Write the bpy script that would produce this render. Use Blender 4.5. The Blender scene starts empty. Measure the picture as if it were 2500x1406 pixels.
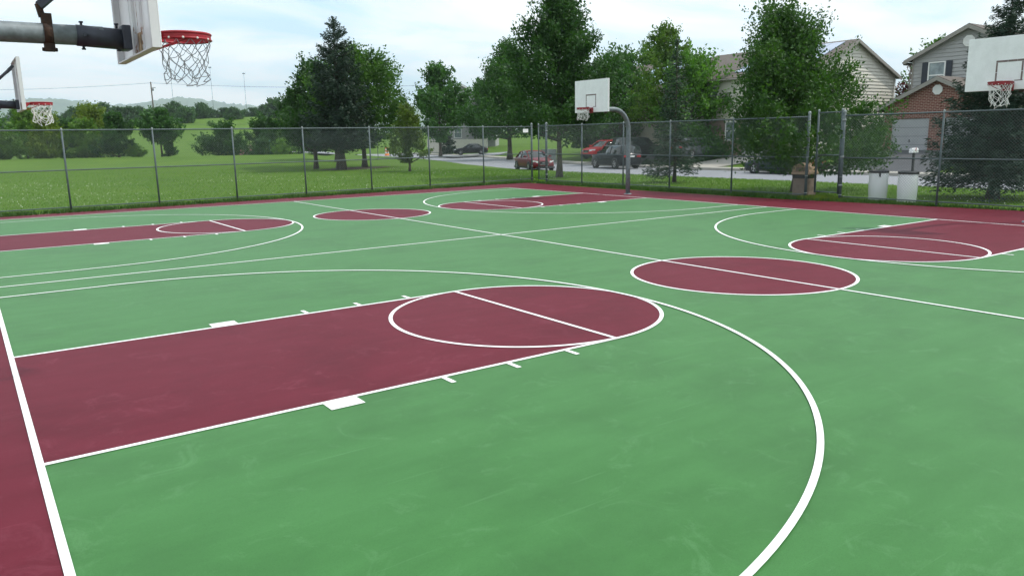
import bpy, bmesh, math, random
import numpy as np
from mathutils import Vector, Matrix
R = math.radians
SC = bpy.context.scene
COL = SC.collection
# ------------------------------------------------------------------ camera
CAMP = np.array((-0.198, -8.175, 2.318))
cr, cu, cd = Vector((.8143, -.5802, -.0173)), Vector((.1253, .1466, .9812)), Vector((.5667, .8012, -.1921))
cam = bpy.data.objects.new('camera', bpy.data.cameras.new('camera'))
COL.objects.link(cam)
cam.matrix_world = Matrix(((cr.x, cu.x, -cd.x, CAMP[0]), (cr.y, cu.y, -cd.y, CAMP[1]), (cr.z, cu.z, -cd.z, CAMP[2]), (0, 0, 0, 1)))
cam.data.sensor_width = 36
cam.data.lens = 27.09
cam.data.clip_start = .1
cam.data.clip_end = 20000
SC.camera = cam
# ------------------------------------------------------------------ sky, sun, exposure
SUN_AZ, SUN_EL = R(123), R(56)          # azimuth from +Y towards +X
world = bpy.data.worlds.new('World')
SC.world = world
world.use_nodes = True
nt = world.node_tree
N, L = nt.nodes, nt.links
N.clear()
out = N.new('ShaderNodeOutputWorld'); bg = N.new('ShaderNodeBackground')
sky = N.new('ShaderNodeTexSky'); sky.sky_type = 'NISHITA'; sky.sun_disc = False
sky.sun_elevation = SUN_EL; sky.sun_rotation = SUN_AZ; sky.altitude = 100
sky.air_density = 1.0; sky.dust_density = 1.5; sky.ozone_density = 1.0
bg.inputs[1].default_value = .14
tc = N.new('ShaderNodeTexCoord'); sep = N.new('ShaderNodeSeparateXYZ'); L.new(tc.outputs['Generated'], sep.inputs[0])
zz = N.new('ShaderNodeMath'); zz.operation = 'ADD'; zz.inputs[1].default_value = .22; L.new(sep.outputs[2], zz.inputs[0])
dx = N.new('ShaderNodeMath'); dx.operation = 'DIVIDE'; L.new(sep.outputs[0], dx.inputs[0]); L.new(zz.outputs[0], dx.inputs[1])
dy = N.new('ShaderNodeMath'); dy.operation = 'DIVIDE'; L.new(sep.outputs[1], dy.inputs[0]); L.new(zz.outputs[0], dy.inputs[1])
cmb = N.new('ShaderNodeCombineXYZ'); L.new(dx.outputs[0], cmb.inputs[0]); L.new(dy.outputs[0], cmb.inputs[1])
n1 = N.new('ShaderNodeTexNoise'); n1.inputs['Scale'].default_value = 1.15; n1.inputs['Detail'].default_value = 7; n1.inputs['Roughness'].default_value = .55
n1.inputs['Distortion'].default_value = .5
mp = N.new('ShaderNodeMapping'); mp.inputs['Scale'].default_value = (1, 1.7, 1); mp.inputs['Rotation'].default_value = (0, 0, .6); mp.inputs['Location'].default_value = (3.1, 1.4, 0)
L.new(cmb.outputs[0], mp.inputs[0]); L.new(mp.outputs[0], n1.inputs[0])
rp = N.new('ShaderNodeValToRGB'); rp.color_ramp.elements[0].position = .33; rp.color_ramp.elements[0].color = (.12, .12, .12, 1)
rp.color_ramp.elements[1].position = .60; rp.color_ramp.elements[1].color = (1, 1, 1, 1)
L.new(n1.outputs[0], rp.inputs[0])
mx = N.new('ShaderNodeMix'); mx.data_type = 'RGBA'
tint = N.new('ShaderNodeMix'); tint.data_type = 'RGBA'; tint.inputs['Factor'].default_value = .72; tint.inputs['B'].default_value = (5.0, 8.1, 10.2, 1); L.new(sky.outputs[0], tint.inputs['A'])   # pale cyan veil of high thin cloud
L.new(rp.outputs[0], mx.inputs['Factor']); L.new(tint.outputs['Result'], mx.inputs['A']); mx.inputs['B'].default_value = (9.7, 10.0, 10.1, 1)
L.new(mx.outputs['Result'], bg.inputs[0]); L.new(bg.outputs[0], out.inputs[0])
sl = bpy.data.lights.new('sun', 'SUN'); sl.energy = 3.2; sl.angle = R(1.5); sl.color = (1, .95, .87)
so = bpy.data.objects.new('sun', sl); COL.objects.link(so)
sdir = Vector((math.sin(SUN_AZ) * math.cos(SUN_EL), math.cos(SUN_AZ) * math.cos(SUN_EL), math.sin(SUN_EL)))
so.rotation_euler = sdir.to_track_quat('Z', 'Y').to_euler(); so.location = (60, -60, 120)
SC.view_settings.view_transform = 'Standard'; SC.view_settings.look = 'None'; SC.view_settings.exposure = 0.0; SC.view_settings.gamma = 1
# ------------------------------------------------------------------ materials
def mat(name, col, rough=.6, var=.0, vscale=3.0, metal=0, bump=0, bscale=60, col2=None, stretch=(1, 1, 1), spec=.5, detail=4, coat=0, rvar=0):
    m = bpy.data.materials.new(name); m.use_nodes = True
    t = m.node_tree; n, l = t.nodes, t.links; b = n['Principled BSDF']
    b.inputs['Roughness'].default_value = rough; b.inputs['Metallic'].default_value = metal
    b.inputs['Specular IOR Level'].default_value = spec; b.inputs['Coat Weight'].default_value = coat
    b.inputs['Base Color'].default_value = (*col, 1)
    if name == 'court_green_paint': b.inputs['Sheen Weight'].default_value = .10; b.inputs['Sheen Roughness'].default_value = .45
    if var or col2 or bump or rvar:
        c = n.new('ShaderNodeTexCoord'); mpn = n.new('ShaderNodeMapping'); mpn.inputs['Scale'].default_value = stretch
        l.new(c.outputs['Object'], mpn.inputs[0])
        ns = n.new('ShaderNodeTexNoise'); ns.inputs['Scale'].default_value = vscale; ns.inputs['Detail'].default_value = detail; ns.inputs['Roughness'].default_value = .6
        l.new(mpn.outputs[0], ns.inputs[0])
        if var or col2:
            rr = n.new('ShaderNodeValToRGB'); rr.color_ramp.elements[0].position = .3; rr.color_ramp.elements[1].position = .7
            a = col if col2 else tuple(x * (1 - var) for x in col); z = col2 if col2 else tuple(min(1, x * (1 + var)) for x in col)
            rr.color_ramp.elements[0].color = (*a, 1); rr.color_ramp.elements[1].color = (*z, 1)
            l.new(ns.outputs[0], rr.inputs[0]); l.new(rr.outputs[0], b.inputs['Base Color'])
        if rvar:
            mr = n.new('ShaderNodeMapRange'); mr.inputs['To Min'].default_value = rough - rvar; mr.inputs['To Max'].default_value = rough + rvar
            l.new(ns.outputs[0], mr.inputs[0]); l.new(mr.outputs[0], b.inputs['Roughness'])
        if bump:
            nb = n.new('ShaderNodeTexNoise'); nb.inputs['Scale'].default_value = bscale; nb.inputs['Detail'].default_value = 3
            l.new(c.outputs['Object'], nb.inputs[0])
            bp = n.new('ShaderNodeBump'); bp.inputs['Strength'].default_value = bump; bp.inputs['Distance'].default_value = .02
            l.new(nb.outputs[0], bp.inputs['Height']); l.new(bp.outputs[0], b.inputs['Normal'])
    return m
def two_scale(name, c1, c2, s1, c3, s2, f2, rough=.9, stretch=(1, 1, 1), bump=.3, bscale=30, spec=.3):
    """c1..c2 by a broad noise, then mixed towards c3 by a fine noise"""
    m = mat(name, c1, rough, col2=c2, vscale=s1, stretch=stretch, bump=bump, bscale=bscale, spec=spec)
    t = m.node_tree; n, l = t.nodes, t.links; b = n['Principled BSDF']
    src = b.inputs['Base Color'].links[0].from_socket
    c = n.new('ShaderNodeTexCoord'); ns = n.new('ShaderNodeTexNoise'); ns.inputs['Scale'].default_value = s2; ns.inputs['Detail'].default_value = 5
    ns.inputs['Roughness'].default_value = .7
    l.new(c.outputs['Object'], ns.inputs[0])
    rr = n.new('ShaderNodeValToRGB'); rr.color_ramp.elements[0].position = .42; rr.color_ramp.elements[1].position = .62
    rr.color_ramp.elements[0].color = (0, 0, 0, 1); rr.color_ramp.elements[1].color = (f2, f2, f2, 1)
    l.new(ns.outputs[0], rr.inputs[0])
    x = n.new('ShaderNodeMix'); x.data_type = 'RGBA'; x.inputs['B'].default_value = (*c3, 1)
    l.new(rr.outputs[0], x.inputs['Factor']); l.new(src, x.inputs['A']); l.new(x.outputs['Result'], b.inputs['Base Color'])
    return m
def leaf_mat(name, c1, c2, trans=.28, scale=1.6):
    m = mat(name, c1, .55, col2=c2, vscale=scale, spec=.35)
    t = m.node_tree; n, l = t.nodes, t.links; b = n['Principled BSDF']
    src = b.inputs['Base Color'].links[0].from_socket
    oi = n.new('ShaderNodeObjectInfo'); hs = n.new('ShaderNodeHueSaturation')
    mr = n.new('ShaderNodeMapRange'); mr.inputs['To Min'].default_value = .8; mr.inputs['To Max'].default_value = 1.2
    l.new(oi.outputs['Random'], mr.inputs[0]); l.new(mr.outputs[0], hs.inputs['Value']); l.new(src, hs.inputs['Color'])
    l.new(hs.outputs[0], b.inputs['Base Color'])
    tr = n.new('ShaderNodeBsdfTranslucent'); gm = n.new('ShaderNodeMix'); gm.data_type = 'RGBA'; gm.blend_type = 'MULTIPLY'; gm.inputs['Factor'].default_value = 1
    gm.inputs['B'].default_value = (1.5, 1.7, .6, 1); l.new(hs.outputs[0], gm.inputs['A']); l.new(gm.outputs['Result'], tr.inputs[0])
    ms = n.new('ShaderNodeMixShader'); ms.inputs[0].default_value = trans
    l.new(b.outputs[0], ms.inputs[1]); l.new(tr.outputs[0], ms.inputs[2]); l.new(ms.outputs[0], n['Material Output'].inputs[0])
    return m
def brick_mat(name, c1, c2, mortar, scale=1.0):
    m = mat(name, c1, .85, spec=.3); t = m.node_tree; n, l = t.nodes, t.links; b = n['Principled BSDF']
    c = n.new('ShaderNodeTexCoord'); s = n.new('ShaderNodeSeparateXYZ'); l.new(c.outputs['Object'], s.inputs[0])
    ad = n.new('ShaderNodeMath'); l.new(s.outputs[0], ad.inputs[0]); l.new(s.outputs[1], ad.inputs[1])
    cb = n.new('ShaderNodeCombineXYZ'); l.new(ad.outputs[0], cb.inputs[0]); l.new(s.outputs[2], cb.inputs[1])
    bt = n.new('ShaderNodeTexBrick'); bt.inputs['Scale'].default_value = scale
    bt.inputs['Color1'].default_value = (*c1, 1); bt.inputs['Color2'].default_value = (*c2, 1); bt.inputs['Mortar'].default_value = (*mortar, 1)
    bt.inputs['Brick Width'].default_value = .3; bt.inputs['Row Height'].default_value = .105; bt.inputs['Mortar Size'].default_value = .014
    l.new(cb.outputs[0], bt.inputs[0]); l.new(bt.outputs[0], b.inputs['Base Color'])
    bp = n.new('ShaderNodeBump'); bp.inputs['Strength'].default_value = .5; bp.invert = True; l.new(bt.outputs['Fac'], bp.inputs['Height']); l.new(bp.outputs[0], b.inputs['Normal'])
    return m
M = {}
def court_mat(name, base, streak, scuff, sheen):
    m = bpy.data.materials.new(name); m.use_nodes = True; t = m.node_tree; n, l = t.nodes, t.links; b = n['Principled BSDF']
    c = n.new('ShaderNodeTexCoord')
    def noise(scale, stretch, detail, rough, lo, hi, rot=0, dist=0):
        q = n.new('ShaderNodeMapping'); q.inputs['Scale'].default_value = stretch; q.inputs['Rotation'].default_value = (0, 0, rot); l.new(c.outputs['Object'], q.inputs[0])
        k = n.new('ShaderNodeTexNoise'); k.inputs['Scale'].default_value = scale; k.inputs['Detail'].default_value = detail; k.inputs['Roughness'].default_value = rough; k.inputs['Distortion'].default_value = dist
        l.new(q.outputs[0], k.inputs[0]); r_ = n.new('ShaderNodeMapRange'); r_.inputs['From Min'].default_value = lo; r_.inputs['From Max'].default_value = hi; l.new(k.outputs[0], r_.inputs[0]); return r_.outputs[0]
    def mixc(a_, col, fac, amt):
        x = n.new('ShaderNodeMix'); x.data_type = 'RGBA'; k = n.new('ShaderNodeMath'); k.operation = 'MULTIPLY'; k.inputs[1].default_value = amt; k.use_clamp = True
        l.new(fac, k.inputs[0]); l.new(k.outputs[0], x.inputs['Factor'])
        if isinstance(a_, tuple): x.inputs['A'].default_value = (*a_, 1)
        else: l.new(a_, x.inputs['A'])
        x.inputs['B'].default_value = (*col, 1); return x.outputs['Result']
    o = mixc(base, streak, noise(.9, (1, 3.2, 1), 8, .62, .35, .7, .12), 1.0)          # squeegee streaks of the coating
    o = mixc(o, tuple(x * .72 for x in base), noise(.5, (1, 1, 1), 6, .7, .50, .70), .62)  # darker worn areas
    o = mixc(o, scuff, noise(2.2, (1, 1, 1), 9, .75, .55, .76, .5, 1.2), .75)          # pale scuffs
    o = mixc(o, scuff, noise(1.3, (.5, 16, 1), 4, .6, .64, .74, .35), .55)             # long thin scrape marks
    o = mixc(o, tuple(x * .55 for x in base), noise(160, (1, 1, 1), 2, .5, .5, .75), .45)  # sandy grit
    l.new(o, b.inputs['Base Color']); b.inputs['Roughness'].default_value = .62; b.inputs['Specular IOR Level'].default_value = .18; b.inputs['Sheen Weight'].default_value = sheen; b.inputs['Sheen Roughness'].default_value = .45
    bp = n.new('ShaderNodeBump'); bp.inputs['Strength'].default_value = .2; bp.inputs['Distance'].default_value = .004; l.new(noise(220, (1, 1, 1), 3, .6, 0, 1), bp.inputs['Height']); l.new(bp.outputs[0], b.inputs['Normal']); return m
M['green'] = court_mat('court_green_paint', (.036, .142, .031), (.047, .172, .042), (.085, .225, .082), .10)
M['red'] = court_mat('court_red_paint', (.107, .0068, .0172), (.128, .0105, .024), (.18, .036, .056), .0)
M['line'] = two_scale('line_paint', (.79, .79, .78), (.85, .85, .85), 3, (.62, .63, .61), 22, .45, rough=.6, bump=.1, bscale=120)
M['grass'] = two_scale('lawn', (.044, .112, .006), (.078, .155, .011), .16, (.118, .170, .022), 2.5, .5, bump=.6, bscale=14, spec=.15)
M['blade'] = leaf_mat('grass_blade', (.068, .155, .008), (.115, .20, .018), .45, .5)
M['weed'] = leaf_mat('weed_blade', (.030, .085, .014), (.06, .12, .022), .25, 1.2)
M['clover'] = mat('clover_flower', (.62, .64, .52), .8)
M['field'] = M['grass']
M['asphalt'] = two_scale('asphalt', (.225, .235, .26), (.26, .268, .29), .3, (.31, .315, .33), 8, .5, rough=.8, bump=.3, bscale=60)
M['drive'] = two_scale('driveway_asphalt', (.055, .057, .065), (.075, .078, .085), .5, (.1, .1, .105), 8, .4, rough=.8, bump=.3, bscale=60)
M['concrete'] = two_scale('concrete', (.36, .34, .30), (.45, .43, .39), .8, (.3, .28, .25), 9, .5, bump=.2, bscale=40)
M['mulch'] = two_scale('mulch', (.05, .032, .02), (.085, .055, .035), 2, (.03, .045, .015), 6, .6, bump=.8, bscale=20)
M['hill'] = two_scale('hill_forest', (.03, .075, .03), (.05, .105, .036), .006, (.10, .16, .06), .003, .7, bump=0)
M['galv'] = mat('galvanised_steel', (.17, .20, .215), .6, var=.3, vscale=11, metal=.25, rvar=.1)
M['fence'] = mat('fence_steel', (.085, .112, .118), .62, var=.2, vscale=6, metal=.2)
M['wire'] = mat('fence_wire', (.12, .155, .155), .55, metal=.2)
M['capm'] = mat('post_cap', (.22, .25, .25), .5, metal=.3)
M['sleeve'] = mat('dark_sleeve', (.035, .04, .055), .5, var=.3, vscale=7, metal=.2)
M['rust'] = mat('rusty_clamp', (.014, .013, .014), .8, col2=(.06, .03, .016), vscale=14, metal=.3, bump=.4, bscale=50)
M['board'] = two_scale('board_white', (.79, .80, .81), (.84, .85, .86), 2.2, (.66, .67, .67), 3.5, .35, rough=.4, stretch=(1, 2.5, .4), bump=.05, bscale=30, spec=.4)
M['boardback'] = mat('board_back_white', (.66, .66, .67), .5, var=.06, vscale=4)
def rust_edge():
    m = mat('rusty_white_channel', (.66, .66, .67), .55)
    t = m.node_tree; n, l = t.nodes, t.links; b = n['Principled BSDF']; c = n.new('ShaderNodeTexCoord')
    mpn = n.new('ShaderNodeMapping'); mpn.inputs['Scale'].default_value = (6, 22, 2.2); l.new(c.outputs['Object'], mpn.inputs[0])
    ns = n.new('ShaderNodeTexNoise'); ns.inputs['Scale'].default_value = 1.4; ns.inputs['Detail'].default_value = 6; ns.inputs['Roughness'].default_value = .7; l.new(mpn.outputs[0], ns.inputs[0])
    rr = n.new('ShaderNodeValToRGB'); e = rr.color_ramp.elements; e[0].position = .54; e[0].color = (.66, .66, .67, 1); e[1].position = .62; e[1].color = (.04, .016, .009, 1)
    q = e.new(.575); q.color = (.33, .15, .07, 1)
    l.new(ns.outputs[0], rr.inputs[0]); l.new(rr.outputs[0], b.inputs['Base Color']); return m
M['rustwhite'] = rust_edge()
M['rustpatch'] = mat('rust_patch', (.02, .012, .01), .8, col2=(.45, .33, .20), vscale=11)
M['rim'] = mat('rim_red', (.30, .006, .016), .45, var=.2, vscale=12)
M['rimold'] = mat('rim_dark_red', (.20, .010, .016), .5, col2=(.30, .012, .02), vscale=14)
M['net'] = mat('net_white', (.74, .74, .72), .8)
M['netdark'] = mat('net_grey', (.13, .16, .18), .8, col2=(.36, .38, .40), vscale=6)
M['tape'] = mat('target_brown', (.12, .085, .08), .7, col2=(.22, .17, .16), vscale=9)
M['bark'] = mat('bark', (.045, .035, .026), .9, col2=(.10, .08, .062), vscale=9, stretch=(1, 1, .25), bump=.8, bscale=25)
M['leaf_maple'] = leaf_mat('maple_leaves', (.034, .105, .016), (.085, .185, .026), .36)
M['leaf_dark'] = leaf_mat('dark_leaves', (.020, .070, .018), (.052, .130, .024), .3)
M['leaf_light'] = leaf_mat('light_leaves', (.055, .135, .018), (.115, .20, .032), .36)
M['leaf_yellow'] = leaf_mat('yellow_green_leaves', (.085, .155, .010), (.16, .215, .022), .34)
M['needle'] = leaf_mat('spruce_needles', (.014, .042, .022), (.030, .070, .030), .12)
M['needle_dark'] = leaf_mat('dark_spruce_needles', (.010, .030, .018), (.022, .052, .026), .1)
M['leaf_red'] = leaf_mat('red_leaves', (.05, .012, .012), (.10, .025, .02), .25)
M['leaf_olive'] = leaf_mat('olive_leaves', (.045, .085, .012), (.10, .145, .022), .3)
M['leaf_mid'] = leaf_mat('mid_green_leaves', (.026, .086, .017), (.068, .155, .025), .32)
M['leaf_far'] = leaf_mat('distant_leaves', (.024, .075, .024), (.055, .125, .032), .25, .35)
M['brick'] = brick_mat('red_brick', (.175, .056, .042), (.12, .036, .030), (.36, .27, .22))
M['pinkbrick'] = brick_mat('pale_brick', (.24, .15, .12), (.19, .115, .09), (.33, .28, .25))
M['siding_grey'] = mat('grey_siding', (.34, .34, .335), .6, var=.05, vscale=1.2)
M['siding_white'] = mat('cream_siding', (.62, .60, .53), .6, var=.05, vscale=1.2)
M['siding_tan'] = mat('tan_siding', (.36, .33, .26), .6, var=.05, vscale=1.2)
M['shingle'] = two_scale('brown_shingle', (.092, .078, .07), (.125, .108, .096), 1.5, (.165, .145, .13), 9, .6, bump=.5, bscale=18)
M['fascia'] = mat('taupe_fascia', (.26, .245, .22), .6, var=.05, vscale=2)
M['trimwhite'] = mat('white_trim', (.76, .76, .74), .5)
M['glass'] = mat('window_glass', (.10, .13, .14), .08, col2=(.30, .36, .36), vscale=2.5, spec=.9)
M['shutter'] = mat('navy_shutter', (.028, .034, .048), .6)
M['gdoor'] = mat('grey_garage_door', (.36, .365, .38), .55, var=.04, vscale=2)
M['solar'] = mat('solar_panel', (.26, .33, .46), .15, var=.15, vscale=3, spec=.9)
M['dark'] = mat('dark_gap', (.012, .012, .014), .8)
M['tyre'] = mat('tyre_rubber', (.016, .016, .017), .85)
M['alloy'] = mat('alloy_rim', (.55, .55, .56), .3, metal=.7)
M['carglass'] = mat('car_glass', (.014, .02, .022), .06, spec=.8)
M['lamp'] = mat('car_headlight', (.7, .72, .72), .15, spec=.9)
M['tail'] = mat('car_taillight', (.42, .03, .04), .25)
M['chrome'] = mat('chrome_trim', (.75, .75, .75), .2, metal=.8)
M['blackplastic'] = mat('black_plastic', (.018, .018, .02), .5)
M['plastic_white'] = mat('white_plastic', (.80, .81, .82), .5, var=.05, vscale=3)
M['bag'] = mat('black_bag', (.012, .012, .014), .4, bump=.5, bscale=25)
M['tanpebble'] = two_scale('tan_pebble', (.22, .165, .13), (.29, .23, .19), 8, (.15, .11, .085), 40, .6, bump=.6, bscale=60)
M['tanhood'] = mat('tan_hood', (.42, .29, .20), .55, var=.12, vscale=5)
M['cabinet'] = mat('grey_green_cabinet', (.15, .18, .165), .55, var=.05, vscale=3)
M['signwhite'] = mat('sign_white', (.82, .82, .82), .45)
M['signblack'] = mat('sign_black', (.012, .012, .012), .5)
M['signgreen'] = mat('sign_green', (.02, .26, .15), .45)
M['orange'] = mat('safety_orange', (.75, .20, .02), .5)
M['wood'] = mat('pole_wood', (.10, .085, .07), .9, var=.25, vscale=5)
M['cable'] = mat('power_cable', (.10, .11, .12), .7)
M['fencebeige'] = mat('pale_vinyl', (.50, .48, .43), .6, var=.04, vscale=2)
M['mail'] = mat('mailbox_silver', (.62, .63, .63), .4, metal=.3)
# ------------------------------------------------------------------ mesh helpers
def put(o, parent=None):
    COL.objects.link(o)
    if parent: o.parent = parent
    return o
def tag(o, label=None, cat=None, group=None, kind=None):
    if label: o['label'] = label
    if cat: o['category'] = cat
    if group: o['group'] = group
    if kind: o['kind'] = kind
    return o
def thing(name, label, cat, loc=(0, 0, 0), rz=0, group=None):
    o = bpy.data.objects.new(name, None); o.location = loc; o.rotation_euler = (0, 0, rz); o.empty_display_size = .3
    put(o); return tag(o, label, cat, group)
def copy_tree(o, parent=None):
    c = o.copy(); COL.objects.link(c); c.parent = parent
    for ch in list(o.children): copy_tree(ch, c)
    return c
def frame(d):
    d = Vector(d).normalized(); a = Vector((0, 0, 1)) if abs(d.z) < .9 else Vector((1, 0, 0))
    x = d.cross(a).normalized(); return x, x.cross(d)
class MB:
    def __init__(s): s.v = []; s.f = []; s.sm = []; s.mi = []
    def add(s, vs, fs, smooth=False, mi=0):
        b = len(s.v); s.v += [tuple(p) for p in vs]; s.f += [tuple(i + b for i in f) for f in fs]
        s.sm += [smooth] * len(fs); s.mi += [mi] * len(fs); return s
    def box(s, a, b, mi=0):
        x0, y0, z0 = a; x1, y1, z1 = b
        return s.add([(x0, y0, z0), (x1, y0, z0), (x1, y1, z0), (x0, y1, z0), (x0, y0, z1), (x1, y0, z1), (x1, y1, z1), (x0, y1, z1)],
                     [(0, 3, 2, 1), (4, 5, 6, 7), (0, 1, 5, 4), (1, 2, 6, 5), (2, 3, 7, 6), (3, 0, 4, 7)], False, mi)
    def bar(s, p, q, w, h, mi=0):      # box beam from p to q, w across, h along the second axis
        p, q = Vector(p), Vector(q); x, y = frame(q - p); c = [(-w / 2, -h / 2), (w / 2, -h / 2), (w / 2, h / 2), (-w / 2, h / 2)]
        vs = [p + x * a + y * b for a, b in c] + [q + x * a + y * b for a, b in c]
        return s.add(vs, [(0, 1, 2, 3), (7, 6, 5, 4), (0, 4, 5, 1), (1, 5, 6, 2), (2, 6, 7, 3), (3, 7, 4, 0)], False, mi)
    def tube(s, pts, r, n=10, cap=True, mi=0, closed=False):
        pts = [Vector(p) for p in pts]; rs = r if isinstance(r, (list, tuple)) else [r] * len(pts); vs = []; k = len(pts)
        x = None
        for i, p in enumerate(pts):
            d = (pts[(i + 1) % k] - pts[i - 1]) if closed else (pts[min(i + 1, k - 1)] - pts[max(i - 1, 0)])
            d = d.normalized()
            if x is None: x, y = frame(d)
            else:
                x = (x - d * x.dot(d)).normalized(); y = x.cross(d)
            vs += [p + (x * math.cos(t) + y * math.sin(t)) * rs[i] for t in [2 * math.pi * j / n for j in range(n)]]
        fs = []
        for i in range(k if closed else k - 1):
            a, b = i * n, ((i + 1) % k) * n
            fs += [(a + j, a + (j + 1) % n, b + (j + 1) % n, b + j) for j in range(n)]
        s.add(vs, fs, n > 4, mi)
        if cap and not closed:
            m = len(s.v) - len(vs); s.f += [tuple(m + j for j in range(n))[::-1], tuple(m + (k - 1) * n + j for j in range(n))]; s.sm += [False] * 2; s.mi += [mi] * 2
        return s
    def lathe(s, prof, c=(0, 0, 0), n=20, axis='z', mi=0, smooth=True):
        vs = []
        for r, z in prof:
            for j in range(n):
                t = 2 * math.pi * j / n; a, b = r * math.cos(t), r * math.sin(t)
                vs.append((c[0] + a, c[1] + b, c[2] + z) if axis == 'z' else (c[0] + a, c[1] + z, c[2] + b))
        fs = [(i * n + j, i * n + (j + 1) % n, (i + 1) * n + (j + 1) % n, (i + 1) * n + j) for i in range(len(prof) - 1) for j in range(n)]
        return s.add(vs, fs, smooth, mi)
    def prism(s, poly, h, ax=None, mi=0):   # poly list of 3d points, extruded by vector h
        k = len(poly); h = Vector(h); vs = [Vector(p) for p in poly] + [Vector(p) + h for p in poly]
        return s.add(vs, [tuple(range(k))[::-1], tuple(range(k, 2 * k))] + [(i, (i + 1) % k, k + (i + 1) % k, k + i) for i in range(k)], False, mi)
    def obj(s, name, m, parent=None, loc=None, bevel=0, label=None):
        me = bpy.data.meshes.new(name); me.from_pydata(s.v, [], s.f)
        for mm in (m if isinstance(m, (list, tuple)) else [m]): me.materials.append(mm)
        me.polygons.foreach_set('use_smooth', s.sm); me.polygons.foreach_set('material_index', s.mi); me.update()
        b = bmesh.new(); b.from_mesh(me); bmesh.ops.recalc_face_normals(b, faces=b.faces); b.to_mesh(me); b.free()
        o = put(bpy.data.objects.new(name, me), parent)
        if loc: o.location = loc
        if label: o['label'] = label
        if bevel:
            md = o.modifiers.new('bevel', 'BEVEL'); md.width = bevel; md.segments = 2; md.limit_method = 'ANGLE'
        return o
def np_mesh(name, V, F, m, parent=None, smooth=False):
    """V (n,3), F (k,c) of equal face size"""
    me = bpy.data.meshes.new(name); k, c = F.shape
    me.vertices.add(len(V)); me.vertices.foreach_set('co', np.asarray(V, np.float32).ravel())
    me.loops.add(k * c); me.loops.foreach_set('vertex_index', F.astype(np.int32).ravel())
    me.polygons.add(k); me.polygons.foreach_set('loop_start', np.arange(0, k * c, c, dtype=np.int32))
    me.polygons.foreach_set('use_smooth', np.full(k, smooth)); me.materials.append(m); me.update(calc_edges=True)
    return put(bpy.data.objects.new(name, me), parent)
def struct(o, label=None): o['kind'] = 'structure'; return o
# ------------------------------------------------------------------ terrain
AZ = (.5776, .8163)
ROAD = np.array([(37.2, -90), (37.2, 20), (37.3, 30), (38.4, 40), (41.4, 50.5), (45.7, 62.5), (50.2, 77), (55.5, 105), (60, 130), (66, 170)], float)
def field(d, s): return (CAMP[0] + d * AZ[0] + s * AZ[1], CAMP[1] + d * AZ[1] - s * AZ[0])
def sm(a, b, x):
    t = np.clip((x - a) / (b - a), 0, 1); return t * t * (3 - 2 * t)
def road_t(x, y):
    best = np.full(np.shape(x), 1e9); sg = np.zeros(np.shape(x))
    for (ax, ay), (bx, by) in zip(ROAD[:-1], ROAD[1:]):
        ux, uy = bx - ax, by - ay; l2 = ux * ux + uy * uy
        t = np.clip(((x - ax) * ux + (y - ay) * uy) / l2, 0, 1)
        px, py = x - ax - t * ux, y - ay - t * uy; dd = np.hypot(px, py); sd = np.where(px * uy - py * ux > 0, 1., -1.)
        k = dd < best; best = np.where(k, dd, best); sg = np.where(k, sd, sg)
    return best * sg
ZD = np.array([(-500, 0), (0, 0), (62, 0), (68, .02), (85, .40), (100, .62), (109, .50), (130, -2.), (200, -1.), (260, 2.5), (400, 14.6), (600, 17), (1400, 22), (4000, 60)])
def terrain(x, y, carve=True):
    x = np.asarray(x, float); y = np.asarray(y, float)
    X, Y = x - CAMP[0], y - CAMP[1]; d = X * AZ[0] + Y * AZ[1]; s = X * AZ[1] - Y * AZ[0]; q = s / np.maximum(d, 1)
    m = 1 - sm(-.275, -.2, q)
    zl = np.interp(d, ZD[:, 0], ZD[:, 1])
    zl = zl - .35 * np.exp(-((d - 66 - (q + .3) * 40) / 4) ** 2) * sm(-.37, -.3, q)
    t = road_t(x, y)
    zr = .95 * sm(5.6, 15, t) + np.clip(t - 15, 0, 200) * .022 + np.clip(d - 125, 0, 300) * .03 * (t < 5)
    z = m * zl + (1 - m) * zr - .02
    if carve:
        z = z - .26 * (1 - sm(3.3, 4.3, np.abs(t))) * (y < 150)
    return z
def tz(x, y): return float(terrain(x, y, False)) + .02
def axis_pts(lo, hi, fine, f0, f1, mid):
    a = [f0]
    while a[-1] < f1: a.append(a[-1] + fine)
    b, st = [a[-1]], mid
    while b[-1] < hi: st *= 1.12; b.append(b[-1] + st)
    c, st = [f0], mid
    while c[-1] > lo: st *= 1.12; c.append(c[-1] - st)
    return np.array(c[:0:-1] + a + b[1:])
gx = axis_pts(-9200, 9200, .8, 20, 62, 1.0); gy = axis_pts(-9200, 9200, 1.2, -12, 130, 1.4)
GX, GY = np.meshgrid(gx, gy); GZ = terrain(GX, GY)
ni, nj = GX.shape; idx = np.arange(ni * nj).reshape(ni, nj)
F = np.stack([idx[:-1, :-1], idx[:-1, 1:], idx[1:, 1:], idx[1:, :-1]], -1).reshape(-1, 4)
struct(np_mesh('ground', np.stack([GX, GY, GZ], -1).reshape(-1, 3), F, M['grass'], smooth=True))
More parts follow.
